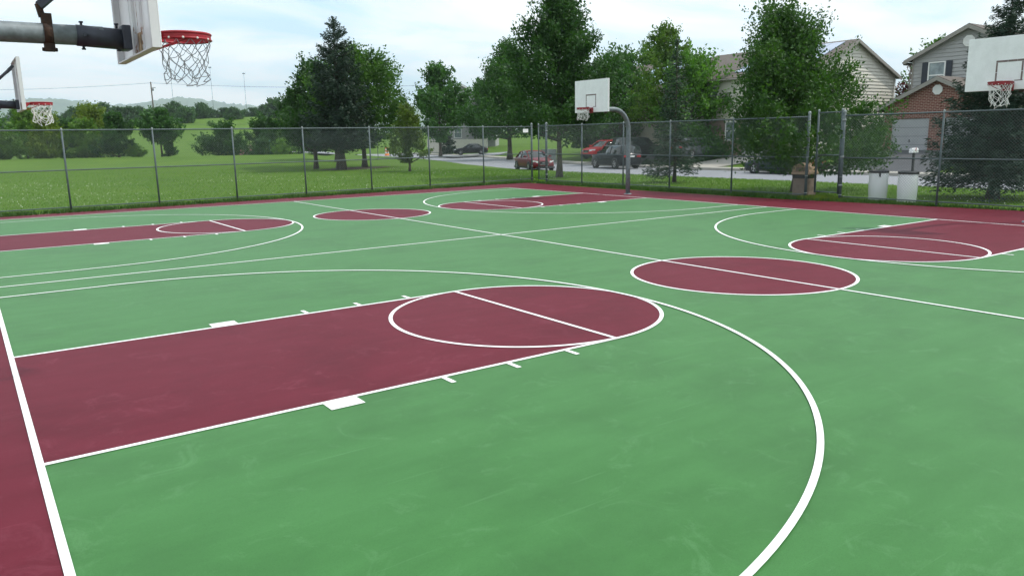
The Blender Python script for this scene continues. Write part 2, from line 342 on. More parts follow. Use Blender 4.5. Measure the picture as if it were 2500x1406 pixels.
# hills on the horizon
hv, hf = [], []; rng = np.random.default_rng(5)
nn = 620; az0, az1 = R(-25), R(70)
for k in range(9):
    rr = 5600 + k * 380
    for i in range(nn):
        a = az0 + (az1 - az0) * i / (nn - 1); e = math.degrees(a)
        top = 141 + 11 * math.sin(a * 9 + 1) + 7 * math.sin(a * 23) + 5 * math.sin(a * 61 + 2) + 34 * math.exp(-((e - 13.4) / 2.2) ** 2) - 10 * math.exp(-((e - 18.5) / 2) ** 2)
        z = 60 + (top * 2.3 - 60) * math.sin(k / 8 * math.pi / 1.25) ** 1.15 + rng.normal(0, 6.5) * (k > 0)
        hv.append((CAMP[0] + rr * math.sin(a), CAMP[1] + rr * math.cos(a), z - (60 if k == 0 else 0)))
for k in range(8):
    for i in range(nn - 1): hf.append((k * nn + i, k * nn + i + 1, (k + 1) * nn + i + 1, (k + 1) * nn + i))
mb = MB(); mb.add(hv, hf, True); struct(mb.obj('hills', M['hill']))
# ------------------------------------------------------------------ court
CL, CW, FAR = 20.578, 14.17, 14.18
HW = CW / 2; LW = .052; KH = 1.829; FT = 5.804; RC = 1.829; R3 = 6.02; HX = 1.6
mb = MB(); P = [(-12, -16), (24.6, -16), (24.42, 1.3), (23.35, 8.6), (23.2, 19.1), (23.55, 23.75), (23.0, 23.95), (11.8, 23.45), (2.8, 22.75), (.8, 22.6), (-12, 21.9)]
mb.prism([(x, y, -.14) for x, y in P], (0, 0, .14)); struct(mb.obj('court_surround', M['red']))
mb = MB(); mb.add([(0, -HW, .004), (CL, -HW, .004), (CL, FAR + HW, .004), (0, FAR + HW, .004)], [(0, 1, 2, 3)]); struct(mb.obj('court_green', M['green']))
def disc(mb, cx, cy, r, z, a0=0, a1=360, n=72):
    p = [(cx + r * math.cos(R(a0 + (a1 - a0) * i / n)), cy + r * math.sin(R(a0 + (a1 - a0) * i / n)), z) for i in range(n + (a1 - a0 < 360))]
    mb.add(p, [tuple(range(len(p)))])
def ring(mb, cx, cy, r, w, z, a0=0, a1=360, n=96):
    v = []
    for i in range(n + 1):
        a = R(a0 + (a1 - a0) * i / n); c, s = math.cos(a), math.sin(a)
        v += [(cx + r * c, cy + r * s, z), (cx + (r - w) * c, cy + (r - w) * s, z)]
    mb.add(v, [(2 * i, 2 * i + 2, 2 * i + 3, 2 * i + 1) for i in range(n)])
def rect(mb, x0, y0, x1, y1, z): mb.add([(x0, y0, z), (x1, y0, z), (x1, y1, z), (x0, y1, z)], [(0, 1, 2, 3)])
key = MB(); ln = MB(); lines2 = MB(); ring3 = MB()
ZK, ZL, ZL2 = .007, .010, .013
for cy in (0, FAR):
    disc(key, CL / 2, cy, RC - .02, ZK)
    ring(ln, CL / 2, cy, RC, LW, ZL)
    for sx, bx in ((1, 0), (-1, CL)):
        X = lambda t: bx + sx * t
        rect(key, min(X(0), X(FT)), cy - KH + .02, max(X(0), X(FT)), cy + KH - .02, ZK)
        disc(key, X(FT), cy, RC - .02, ZK, -90 if sx > 0 else 90, 90 if sx > 0 else 270, 40)
        for sy in (1, -1):
            y0, y1 = sorted((cy + sy * KH, cy + sy * (KH - LW))); a, b = sorted((X(LW), X(FT)))
            rect(ln, a, y0, b, y1, ZL)
            yb = sorted((cy + sy * KH, cy + sy * (KH + .20)))
            a, b = sorted((X(2.20), X(2.52))); rect(ln, a, yb[0], b, yb[1], ZL)
            for t in (3.42, 4.20, 4.98):
                a, b = sorted((X(t), X(t + .055))); rect(ln, a, yb[0], b, yb[1], ZL)
            a, b = sorted((X(LW), X(HX))); y0, y1 = sorted((cy + sy * R3, cy + sy * (R3 - LW))); rect(ring3, a, y0, b, y1, ZL2)
        a, b = sorted((X(FT), X(FT - LW))); rect(lines2, a, cy - KH + LW, b, cy + KH - LW, ZL2)
        ring(lines2, X(FT), cy, RC, LW, ZL2)
        ring(ring3, X(HX), cy, R3, LW, ZL2 + .003, -90 if sx > 0 else 90, 90 if sx > 0 else 270, 120)
H2 = LW / 2
rect(ln, 0, -HW, LW, FAR + HW, ZL); rect(ln, CL - LW, -HW, CL, FAR + HW, ZL)
for y in (-HW, HW, FAR + HW): rect(ln, LW, y - H2, CL - LW, y + H2, ZL)
rect(lines2, CL / 2 - H2, -HW + H2, CL / 2 + H2, FAR + HW - H2, ZL2)
struct(key.obj('court_key_paint', M['red'])); struct(ln.obj('court_lines', M['line'])); struct(lines2.obj('court_circle_lines', M['line'])); struct(ring3.obj('court_arc_lines', M['line']))
# ------------------------------------------------------------------ road, kerb, pavement, drives
def strip(t0, t1, z, y0=-80, y1=168, zend=None, n=140):
    """band along the road between signed offsets t0,t1"""
    seg = np.hypot(*(ROAD[1:] - ROAD[:-1]).T); cs = np.concatenate([[0], np.cumsum(seg)])
    v, f = [], []
    for i in range(n + 1):
        s = cs[-1] * i / n; k = min(np.searchsorted(cs, s, 'right') - 1, len(seg) - 1)
        p = ROAD[k] + (ROAD[k + 1] - ROAD[k]) * (s - cs[k]) / seg[k]
        def dirn(s_):
            k_ = min(max(np.searchsorted(cs, s_, 'right') - 1, 0), len(seg) - 1); q_ = ROAD[k_ + 1] - ROAD[k_]; return q_ / np.hypot(*q_)
        q = sum(dirn(min(max(s + o_, 0), cs[-1])) for o_ in (-8, -4, 0, 4, 8)); q = q / np.hypot(*q); nrm = (q[1], -q[0])
        for t in (t0, t1): v.append((p[0] + nrm[0] * t, p[1] + nrm[1] * t, z))
    for i in range(n): f.append((2 * i, 2 * i + 2, 2 * i + 3, 2 * i + 1))
    return v, f
mb = MB(); mb.add(*strip(-4.2, 3.75, -.10)); struct(mb.obj('road', M['asphalt']))
mb = MB(); v, f = strip(3.7, 3.9, .06); mb.add(v, f); vv, ff = strip(3.7, 3.7, 0)
w = []
for i in range(0, len(v), 2): w += [v[i], (v[i][0], v[i][1], -.16)]
mb.add(w, [(2 * i, 2 * i + 2, 2 * i + 3, 2 * i + 1) for i in range(len(w) // 2 - 1)]); struct(mb.obj('kerb', M['concrete']))
mb = MB(); mb.add(*strip(3.9, 5.3, .055)); struct(mb.obj('pavement', M['concrete']))
def drape(name, poly, m, dz=.05, nx=10, ny=8):
    """quad draped over the terrain; poly = 4 corners in order"""
    a, b, c, d = [np.array(p, float) for p in poly]; v = []
    for i in range(nx + 1):
        for j in range(ny + 1):
            u, w_ = i / nx, j / ny; p = (a * (1 - u) + b * u) * (1 - w_) + (d * (1 - u) + c * u) * w_; v.append((p[0], p[1], float(terrain(p[0], p[1], False)) + dz))
    k = ny + 1; return struct(MB().add(v, [(i * k + j, (i + 1) * k + j, (i + 1) * k + j + 1, i * k + j + 1) for i in range(nx) for j in range(ny)], True).obj(name, m))
drape('driveway_garage', [(42.55, 13.2), (52.3, 14.3), (52.3, 20.9), (42.55, 20.2)], M['drive'])
drape('driveway_middle', [(42.6, 28.0), (48.6, 27.4), (48.6, 31.2), (42.7, 32.4)], M['concrete'], .05)
drape('driveway_left', [(43.5, 35.6), (52, 34.6), (53, 43), (45, 45.)], M['drive'], .05)
drape('side_street', [(48.5, 72.5), (60, 76.5), (58.5, 85), (51.5, 84)], M['asphalt'], .06, 14, 6)
def patch(name, cx, cy, rx, ry, m, dz=.03, n=28):
    v = [(cx, cy, tz(cx, cy) + dz + .05)]
    for i in range(n):
        a = 2 * math.pi * i / n; k = 1 + .12 * math.sin(3 * a + cx); v.append((cx + rx * k * math.cos(a), cy + ry * k * math.sin(a), tz(cx + rx * k * math.cos(a), cy + ry * k * math.sin(a)) + dz - .03))
    return struct(MB().add(v, [(0, i + 1, (i + 1) % n + 1) for i in range(n)], True).obj(name, m))
patch('mulch_bed', 26.2, 52.6, 3.6, 3.0, M['mulch'])
# ------------------------------------------------------------------ hoops
def net_mb(seed, rtop, rbot, ln_, rad, limp=.028, rows=6, cnt=12, open_=True):
    rg = random.Random(seed); mb = MB(); pts = {}
    for r_ in range(rows + 1):
        t = r_ / rows; rr = rtop + (rbot - rtop) * (t ** .8)
        for c in range(cnt):
            a = 2 * math.pi * (c + .5 * (r_ % 2)) / cnt; j = limp * t * 1.4
            pts[r_, c] = Vector((rr * math.cos(a) + rg.gauss(0, j), rr * math.sin(a) + rg.gauss(0, j), -ln_ * t + rg.gauss(0, j * .8)))
    for r_ in range(rows):
        for c in range(cnt):
            for dc in ((0, -1) if r_ % 2 == 0 else (0, 1)):
                p, q = pts[r_, c], pts[r_ + 1, (c + dc) % cnt]; mid = (p + q) / 2 + Vector((rg.gauss(0, limp * .25), rg.gauss(0, limp * .25), -.008))
                mb.tube([p, mid, q], rad, 4, False)
    return mb
def hoop(name, label, base, rz, face, seed, rim_m, net_m, net_rad, bhw=.93, dzb=0, ctr=0, nl=.38):
    """local +x points to the court; board face at x=face"""
    t = thing(name, label, 'basketball hoop', (base[0], base[1], 0), rz, 'basketball hoops on the double court')
    AH = 3.29; rb = .8
    arc = [(0, 0, -.1), (0, 0, 1.2), (0, 0, AH - rb)] + [(rb - rb * math.cos(a), 0, AH - rb + rb * math.sin(a)) for a in [R(9 * i) for i in range(1, 11)]] + [(face - .3, 0, AH)]
    MB().tube(arc, .088, 20).obj('pole', M['galv'], t)
    MB().lathe([(.0, .03), (.15, .03), (.16, .0), (.16, -.05)], n=24).obj('base_collar', M['galv'], t)
    x0 = face - .50
    mb = MB(); mb.tube([(x0 - .02, 0, AH), (face - .09, 0, AH - .02)], .094, 20)
    for bx, s_ in ((x0 + .03, 1), (x0 + .03, -1), (x0 + .32, 1), (x0 + .32, -1)):
        mb.tube([(bx, 0, AH + s_ * .08), (bx, 0, AH + s_ * .118)], .012, 6); mb.tube([(bx, 0, AH + s_ * .112), (bx, 0, AH + s_ * .124)], .02, 6)
    mb.tube([(x0 + .04, -.09, AH), (x0 + .04, -.112, AH)], .018, 6)
    sl_ = mb.obj('arm_sleeve', M['sleeve'], t)
    MB().box((face - .15, -.105, AH - .115), (face - .075, .105, AH + .105)).obj('mounting_bracket', M['sleeve'], t, bevel=.012)
    cx = face - .74
    mb = MB(); mb.tube([(cx - .035, 0, AH), (cx + .035, 0, AH)], .097, 20); mb.box((cx - .04, -.05, AH + .08), (cx + .04, .05, AH + .17)); mb.box((cx - .04, -.05, AH - .15), (cx + .04, .05, AH - .08))
    mb.tube([(cx - .06, 0, AH - .135), (cx + .06, 0, AH - .135)], .018, 6); mb.bar((cx - .03, 0, AH + .14), (cx - .05, 0, AH + .25), .05, .05)
    mb.obj('clamp', M['rust'], t)
    for s_ in (1, -1):
        mb = MB(); p = Vector((cx - .04, s_ * .02, AH + .235)); q = Vector((face - .12, s_ * .42, AH + .86)); d = (q - p) * .22
        mb.bar(p, p + d, .03, .07); mb.tube([p + d * .9, q - d * .6], .03, 8); mb.bar(q - d * .7, q, .03, .06); mb.obj('brace', M['sleeve'], t)
    # backboard: pressed steel pan with return flanges and back channels
    zb, zt = 3.175 + dzb, 4.36 + dzb; y0, y1 = ctr - bhw, ctr + bhw
    bb = MB().box((face - .012, y0, zb), (face, y1, zt)).obj('backboard', M['board'], t, bevel=.006)
    mb = MB(); dp = .078
    mb.box((face - dp, y0, zb), (face - .0125, y0 + .012, zt)); mb.box((face - dp, y1 - .012, zb), (face - .0125, y1, zt))
    mb.box((face - dp, y0 + .012, zb), (face - .0125, y1 - .012, zb + .012)); mb.box((face - dp, y0 + .012, zt - .012), (face - .0125, y1 - .012, zt))
    mb.box((face - dp - .002, y0 + .012, zb + .012), (face - dp + .01, y0 + .05, zt - .012)); mb.box((face - dp - .002, y1 - .05, zb + .012), (face - dp + .01, y1 - .012, zt - .012))
    mb.obj('flange', M['boardback'], bb)
    for yy in (-.24, .10):
        mb = MB(); mb.box((face - .034, ctr + yy + .004, zb + .013), (face - .0125, ctr + yy + .136, zt - .013)); ch = mb.obj('back_channel', M['boardback'], bb)
        mb = MB(); mb.box((face - .037, ctr + yy, zb + .02), (face - .0126, ctr + yy + .0039, zt - .02)); mb.box((face - .037, ctr + yy + .1361, zb + .02), (face - .0126, ctr + yy + .14, zt - .02))
        mb.box((face - .0365, ctr + yy + .0039, zb + .02), (face - .0341, ctr + yy + .008, zt - .02)); mb.box((face - .0365, ctr + yy + .132, zb + .02), (face - .0341, ctr + yy + .1361, zt - .02)); mb.obj('rusty_edge', M['rustwhite'], ch)
    mb = MB(); mb.box((face - .05, ctr - .25, zb + .014), (face - .0375, ctr - .13, zb + .19)); mb.obj('rust_patch', M['rustpatch'], bb)
    # target square in worn pieces
    mb = MB(); g = .0; hz0, hz1, hy = zb + .19, zb + .66, .29; w_ = .045
    for a, b in ((-.29, -.05), (-.045, .15), (.155, .29)): mb.box((face + .0005, ctr + a, hz1 - w_), (face + .003, ctr + b, hz1))
    for yy in (-hy, hy - w_):
        for a, b in ((hz0 + .02, hz0 + .2), (hz0 + .21, hz1 - w_ - .004)): mb.box((face + .0005, ctr + yy, a), (face + .003, ctr + yy + w_ * .8, b))
    mb.box((face + .0005, ctr - hy, hz0), (face + .003, ctr - .12, hz0 + .02)); mb.box((face + .0005, ctr + .12, hz0), (face + .003, ctr + hy, hz0 + .02))
    mb.obj('target_square', M['tape'], bb)
    # rim
    RR, rc = .24, face + .385; zr = 3.335
    circ = [(rc + RR * math.cos(a), ctr + RR * math.sin(a), zr) for a in [2 * math.pi * i / 40 for i in range(40)]]
    mb = MB(); mb.tube(circ, .013, 8, closed=True); mb.tube([(x, y, z - .05) for x, y, z in circ], .012, 8, closed=True)
    n = 40; v = [(rc + RR * 1.02 * math.cos(2 * math.pi * i / n), ctr + RR * 1.02 * math.sin(2 * math.pi * i / n), zr - dz) for dz in (0, .05) for i in range(n)]
    v += [(rc + RR * .985 * math.cos(2 * math.pi * i / n), ctr + RR * .985 * math.sin(2 * math.pi * i / n), zr - dz) for dz in (0, .05) for i in range(n)]
    mb.add(v, [(i, (i + 1) % n, n + (i + 1) % n, n + i) for i in range(n)] + [(2 * n + i, 2 * n + (i + 1) % n, 3 * n + (i + 1) % n, 3 * n + i) for i in range(n)], True)
    for s_ in (1, -1):
        mb.tube([(face + .01, ctr + s_ * .1, zr - .17), (face + .10, ctr + s_ * .12, zr - .155), (rc - .02, ctr + s_ * RR * .93, zr - .055)], .0085, 6)
    rim = mb.obj('rim', rim_m, t)
    mb = MB(); mb.box((face + .001, ctr - .13, zr - .19), (face + .012, ctr + .13, zr + .015)); mb.add([(face + .012, ctr - .13, zr), (rc - RR * .9, ctr - .1, zr), (rc - RR * .9, ctr + .1, zr), (face + .012, ctr + .13, zr), (face + .012, ctr - .13, zr - .012), (rc - RR * .9, ctr - .1, zr - .012), (rc - RR * .9, ctr + .1, zr - .012), (face + .012, ctr + .13, zr - .012)], [(0, 1, 2, 3), (7, 6, 5, 4), (0, 4, 5, 1), (1, 5, 6, 2), (2, 6, 7, 3), (3, 7, 4, 0)])
    for s_ in (1, -1): mb.prism([(face + .012, ctr + s_ * .12, zr - .012), (rc - RR * .95, ctr + s_ * .11, zr - .012), (face + .012, ctr + s_ * .12, zr - .18)], (0, .008, 0))
    mb.obj('rim_bracket', rim_m, rim)
    for i in range(12):
        a = 2 * math.pi * (i + .5) / 12
        MB().lathe([(0, .011), (.009, .008), (.012, 0), (.009, -.008), (0, -.011)], (rc + RR * 1.03 * math.cos(a), ctr + RR * 1.03 * math.sin(a), zr - .05), 8).obj('net_hook', M['net'], rim)
    nt_ = net_mb(seed, RR * .97, RR * .70, nl, net_rad).obj('net', net_m, rim); nt_.location = (rc, ctr, zr - .055)
    return t
hoop('basketball_hoop', 'nearest hoop seen from behind, rusty ribbed board and thick grey arm', (-.80, .05), 0, 2.15, 3, M['rim'], M['netdark'], .0036, .86, -.06, -.10, .40)
hoop('basketball_hoop', 'hoop seen edge on at the far left before dark trees', (-.87, 14.2), 0, 2.15, 7, M['rim'], M['net'], .0068, .93, -.04, 0, .43)
hoop('basketball_hoop', 'hoop with whole curved grey pole and white board before the tall trees', (21.45, 14.32), math.pi, 1.95, 11, M['rimold'], M['net'], .0062)
hoop('basketball_hoop', 'hoop cut by the right edge, white board in front of the brick garage house', (21.45, 0), math.pi, 1.95, 19, M['rimold'], M['net'], .0052, .93, 0, 0, .47)
# ------------------------------------------------------------------ fences
FH = 2.82
def wires(mb, p, q, z0, z1, pitch=.09, r=.0028):
    p, q = np.array(p, float), np.array(q, float); ln_ = np.hypot(*(q - p)); u = (q - p) / ln_; nrm = np.array((-u[1], u[0])); h = z1 - z0
    V, Fc = [], []
    for sg in (1, -1):
        s = -h if sg > 0 else 0
        s0 = s
        while s < ln_ + (h if sg < 0 else 0):
            a0, a1 = s, s + sg * h; za, zb = z0, z1
            # clip to [0,ln]
            if sg > 0:
                if a0 < 0: za += -a0; a0 = 0
                if a1 > ln_: zb -= a1 - ln_; a1 = ln_
            else:
                if a0 > ln_: za += a0 - ln_; a0 = ln_
                if a1 < 0: zb -= -a1; a1 = 0
            if zb - za > .03:
                off = nrm * .0035 * sg; b = len(V)
                for (aa, z) in ((a0, za), (a1, zb)):
                    c = p + u * aa + off
                    for k in range(3):
                        t = 2 * math.pi * k / 3 + .5; e = r * math.cos(t); g = r * math.sin(t)
                        V.append((c[0] + nrm[0] * e + u[0] * g * .7, c[1] + nrm[1] * e + u[1] * g * .7, z - sg * g * .7))
                for k in range(3): Fc.append((b + k, b + (k + 1) % 3, b + 3 + (k + 1) % 3, b + 3 + k))
            s += pitch
    mb.add(V, Fc)
def fence(label, pts, ends, outside, painted=None):
    """pts: post positions in order; ends: (start_terminal, end_terminal)"""
    t = thing('chain_link_fence', label, 'fence', (*pts[0], 0)); o0 = np.array(pts[0]); Q = [np.array(p) - o0 for p in pts]
    nrm = np.array(outside) * .035
    for i, q in enumerate(Q):
        term = (i == 0 and ends[0]) or (i == len(Q) - 1 and ends[1]); r = .048 if term else .032; h = 2.95 if term else FH + .02
        mb = MB(); mb.tube([(q[0], q[1], -.3), (q[0], q[1], h)], r, 12)
        po = mb.obj('post', M['fence'], t)
        MB().lathe([(r * 1.12, -.03), (r * 1.15, .01), (r * .8, .05), (0, .068)], (q[0], q[1], h), 12).obj('post_cap', M['capm'], po)
        if painted: MB().lathe([(0, .028), (.17, .028), (.22, .012), (.24, -.04)], (q[0], q[1], 0), 14).obj('footing', M[painted], po)
        if term:
            for z in (.2, .8, 1.44, 2.1, 2.7): MB().tube([(q[0], q[1], z - .014), (q[0], q[1], z + .014)], r * 1.15, 12).obj('tension_band', M['capm'], po)
    for z, r in ((FH, .024), (1.44, .021), (.14, .019)):
        mb = MB(); off = nrm if z < 2.5 else nrm * 0
        mb.tube([(q[0] + off[0], q[1] + off[1], z) for q in Q], r, 8); mb.obj('rail', M['fence'], t)
    mb = MB(); n2 = np.array(outside) * .062
    for a, b in zip(Q[:-1], Q[1:]): wires(mb, a + n2 * .45, b + n2 * .45, .07, FH + .045)
    mb.obj('chain_link_mesh', M['wire'], t); return t
LP = [(24.40, 24.59), (21.25, 24.41), (18.05, 24.22), (14.94, 24.03), (11.80, 23.84), (8.85, 23.66), (5.89, 23.48), (2.92, 23.30), (-.1, 23.12), (-3.1, 22.94), (-6.1, 22.76), (-9.1, 22.58)]
fl = fence('long chain-link fence between the court and the open lawn on the left', LP, (True, False), (.06, .998), 'red')
RA = [(24.1, 22.95), (24.1, 20.22), (24.1, 17.39), (24.1, 14.59), (24.1, 11.37), (24.1, 8.12)]
fence('chain-link fence run between the two gates, in front of the road', RA, (True, True), (1, 0), 'concrete')
RB = [(24.1, 6.80), (24.1, 3.58), (24.1, .4), (24.1, -2.8), (24.1, -6)]
fence('chain-link fence run in front of the two white barrels at the right', RB, (True, False), (1, 0))
def gate(label, hinge, tip, z0, z1, mid):
    t = thing('chain_link_gate', label, 'gate', (*hinge, 0)); a = np.zeros(2); b = np.array(tip) - np.array(hinge); u = b / np.hypot(*b); a = a + u * .09
    for p in (a, b):
        mb = MB(); mb.tube([(*p, z0), (*p, z1)], .034, 10); st = mb.obj('stile', M['fence'], t)
        MB().lathe([(.038, -.03), (.04, .01), (.03, .04), (0, .05)], (*p, z1), 10).obj('stile_cap', M['capm'], st)
    for z in (z0 + .04, mid, z1 - .07):
        MB().tube([(*a, z), (*b, z)], .022, 8).obj('rail', M['fence'], t)
    mb = MB(); wires(mb, a, b, z0 + .04, z1 - .07); mb.obj('chain_link_mesh', M['wire'], t)
    for z in (z0 + .3, mid - .05, z1 - .35): MB().tube([(0, 0, z - .03), (0, 0, z + .03)], .064, 10).bar((0, 0, z), (*a, z), .03, .05).obj('hinge', M['capm'], t)
    mb = MB(); mb.bar((*b, mid + .03), (*(b + u * .09), mid + .03), .025, .04); mb.bar((*b, mid - .05), (*b, mid + .1), .085, .02); mb.obj('latch', M['capm'], t)
gate('narrow gate standing in the far corner where the two fences meet', (24.1, 22.95), (24.42, 24.02), .12, 2.93, 1.45)
gate('taller gate at the right, slightly ajar beside the tan litter bin', (24.1, 6.80), (24.28, 7.88), .22, 3.02, 1.52)
o = MB().box((-.17, -.006, -.09), (.17, .006, .09)).obj('notice_plate', M['signwhite'], None, (23.95, 24.50, 2.62)); o.rotation_euler = (0, 0, .06)
tag(o, 'small white plate hung high on the mesh near the far corner post', 'sign')
# ------------------------------------------------------------------ trees
def quads(C, T, size, asp, rg, flat=.0):
    n = len(C); T = T / np.linalg.norm(T, axis=1, keepdims=True); A = rg.normal(size=(n, 3)); B = np.cross(T, A); B /= np.linalg.norm(B, axis=1, keepdims=True) + 1e-9
    s = size[:, None]; V = np.stack([C - T * s, C + B * s * asp - T * s * .15, C + T * s, C - B * s * asp - T * s * .15], 1).reshape(-1, 3)
    return V, np.arange(4 * n).reshape(n, 4)
def trunk_mb(h, r0, limbs, lean=(0, 0), r1=.03, flare=1.5):
    mb = MB(); k = 9; pts = [(lean[0] * (i / k) ** 2 + .02 * math.sin(i * 2.1), lean[1] * (i / k) ** 2 + .02 * math.cos(i * 1.7), -.15 + (h + .15) * i / k) for i in range(k + 1)]
    rs = [r0 * (flare if i == 0 else 1) * (1 - i / k) + r1 * i / k for i in range(k + 1)]; rs[1] = max(rs[1], r0 * .9)
    mb.tube(pts, rs, 10)
    for (z0, p, r) in limbs:
        t = z0 / h; a = Vector((lean[0] * t * t, lean[1] * t * t, z0)); p = Vector(p); mid = a.lerp(p, .5) + Vector((0, 0, -.06 * (p - a).length)); mb.tube([a, mid, p], [r, r * .65, r * .25], 6)
    return mb
def deciduous(name, label, x, y, h, rad, cb, leaf, seed, z=None, r0=.14, n=9000, clumps=110, size=.11, spread=.33, group=None, prof='oval', up=.8, cat='tree', lean=(0, 0), off=0.):
    rg = np.random.default_rng(seed); z = tz(x, y) if z is None else z
    t = thing(name, label, cat, (x, y, z), 0, group)
    ph = rg.uniform(0, 6.28, 6); H = h - cb
    zf = rg.beta(1.25, 1.35, clumps); zf[:8] = rg.uniform(.86, .97, 8)
    if prof == 'oval': pr = np.sin(np.pi * np.clip(zf, .03, .985) ** .72) ** .75
    elif prof == 'peak': pr = np.clip(1.02 - zf, .05, 1) ** .8 * np.clip(.66 + zf * 2.2, 0, 1) * 1.08
    elif prof == 'tent': pr = np.clip(1.03 - zf, .06, 1) ** .95 * np.clip(.60 + zf * 2.6, 0, 1) * 1.12
    elif prof == 'cone': pr = np.clip(1.04 - zf, .03, 1) ** .8 * np.clip(zf * 7, .4, 1)
    elif prof == 'broad': pr = np.clip(1 - zf ** 2.0, .02, 1) ** .62 * np.clip(.72 + zf * 2, 0, 1)
    else: pr = np.clip(1 - np.abs(zf - .35) * 1.1, .1, 1)
    th = rg.uniform(0, 2 * np.pi, clumps); lump = 1 + .16 * np.sin(2 * th + ph[0]) + .14 * np.sin(3 * th + 5 * zf + ph[1]) + .12 * np.sin(9 * zf + ph[2])
    u = rg.uniform(0, 1, clumps) ** .42; rr = rad * pr * lump * u
    c = np.stack([rr * np.cos(th), rr * np.sin(th), cb + H * zf], 1)
    c[:, 0] += lean[0] * (zf - off); c[:, 1] += lean[1] * (zf - off)
    d = np.stack([np.cos(th) * u, np.sin(th) * u, up * (.5 + zf)], 1); d /= np.linalg.norm(d, axis=1, keepdims=True)
    per = n // clumps; k = np.repeat(np.arange(clumps), per); sc = (rad * spread * rg.uniform(.65, 1.25, clumps))[k][:, None]
    along = np.clip(rg.normal(0, .62, (len(k), 1)), -1.3, 1.25); per_ = np.clip(rg.normal(0, .33, (len(k), 3)), -.62, .62); taper = np.clip(1 - along * .35, .35, 1.5)
    C = c[k] + d[k] * along * sc + per_ * taper * sc
    C[:, 2] = np.maximum(C[:, 2], cb * .82)
    T = d[k] * .7 + rg.normal(0, .7, (len(k), 3)); V, F_ = quads(C, T, size * rg.uniform(.6, 1.3, len(k)), .55, rg)
    pick = rg.choice(clumps, min(clumps, 26), replace=False)
    limbs = [(max(cb * .75, min(c[i][2] - .5 * math.hypot(c[i][0], c[i][1]) - .3, h * .8)), tuple(c[i]), r0 * .38 * (1.1 - zf[i] * .7)) for i in pick]
    trunk_mb(h * .86, r0, limbs, lean).obj('trunk', M['bark'], t)
    np_mesh('crown', V, F_, leaf, t); return t
def conifer(name, label, x, y, h, rad, cb, leaf, seed, z=None, r0=.12, whorls=26, per=9, size=.13, n=110, droop=.25, curve=1.0, cat='tree', group=None, asp=.22):
    rg = np.random.default_rng(seed); z = tz(x, y) if z is None else z
    t = thing(name, label, cat, (x, y, z), 0, group); Cs, Ts, Ss = [], [], []; limbs = []
    for w in range(whorls):
        zf = w / (whorls - 1); zc = cb + (h - cb) * zf ** .92
        for b in range(max(4, int(per * (1 - zf * .45)))):
            a = rg.uniform(0, 6.283); L_ = rad * (1 - zf) ** curve * rg.uniform(.68, 1.12) + .10; dr = droop * (1 - zf) - .35 * zf
            d = np.array([math.cos(a), math.sin(a), 0]); m = max(12, int(n * (L_ / rad) ** .9))
            t_ = rg.uniform(.05, 1, m) ** .75; side = np.cross(d, (0, 0, 1))
            wid = L_ * .26 * np.sin(np.pi * np.clip(t_, .05, 1) ** .6) + .02
            p = d * (t_ * L_)[:, None] + side * (rg.normal(0, .6, m) * wid)[:, None]; zc2 = zc + rg.normal(0, .12)
            p[:, 2] += zc2 - dr * L_ * t_ + .22 * L_ * t_ ** 3 - np.abs(rg.normal(0, .09, m)) * (1 + 1.2 * (1 - zf))
            Cs.append(p); tt = d * .8 + side * rg.normal(0, .8, m)[:, None] + np.array((0, 0, -.25)) + rg.normal(0, .3, (m, 3)); Ts.append(tt); Ss.append(size * rg.uniform(.6, 1.25, m) * (.65 + .35 * (1 - zf)))
            if b % 3 == 0 and zf < .8: limbs.append((zc2, tuple(d * L_ * .85 + np.array((0, 0, zc2 - dr * L_ * .7))), .02 + .015 * (1 - zf)))
    # leader
    m = 60; p = np.zeros((m, 3)); p[:, 2] = h - rg.uniform(0, .9, m) + .1; p[:, :2] = rg.normal(0, .05, (m, 2)); Cs.append(p); Ts.append(rg.normal(0, .4, (m, 3)) + np.array((0, 0, 1.))); Ss.append(np.full(m, size * .7))
    C, T, S = np.concatenate(Cs), np.concatenate(Ts), np.concatenate(Ss); V, F_ = quads(C, T, S, asp, rg)
    trunk_mb(h, r0, limbs, r1=.012).obj('trunk', M['bark'], t); np_mesh('crown', V, F_, leaf, t); return t
# trees on the near verge and across the road
conifer('spruce_tree', 'dark spruce with drooping boughs behind the fence at the right edge', 28.2, 3.72, 6.75, 2.3, 1.0, M['needle_dark'], 21, z=0, r0=.17, whorls=36, per=15, n=210, size=.10, droop=.30, curve=.92)
deciduous('maple_tree', 'broad maple with low hanging leaves behind the tan litter bin', 26.95, 10.5, 6.75, 3.4, .95, M['leaf_mid'], 22, z=0, r0=.14, n=66000, clumps=240, size=.066, prof='tent', spread=.235, lean=(.2, 1.5), off=.28, up=1.0)
conifer('spruce_tree', 'thin young spruce on the verge behind the curved hoop pole', 28.53, 18.41, 6.7, 1.45, .85, M['needle'], 23, z=0, r0=.085, whorls=26, per=9, n=80, size=.11, droop=.3)
deciduous('shade_tree', 'tallest dense shade tree behind the whole white backboard', 28.2, 27.0, 10.3, 3.4, 2.7, M['leaf_dark'], 24, z=0, r0=.17, n=46000, clumps=260, size=.095, prof='peak', spread=.24)
deciduous('shade_tree', 'dark rounded tree beyond the road, left of the tallest tree', 48.9, 61.2, 11.6, 4.9, 2.8, M['leaf_dark'], 25, r0=.28, n=30000, clumps=170, size=.14, prof='peak', spread=.25)
deciduous('shade_tree', 'airy pale green tree right of the whole backboard', 47.6, 37.2, 10.3, 2.7, 2.2, M['leaf_light'], 26, r0=.2, n=10000, clumps=80, size=.12, prof='oval', spread=.24)
deciduous('shade_tree', 'bushy green tree filling in behind the thin young spruce', 47.5, 34.2, 7.6, 3.0, 1.6, M['leaf_maple'], 27, r0=.16, n=9000, clumps=80, size=.15, prof='oval', spread=.3)
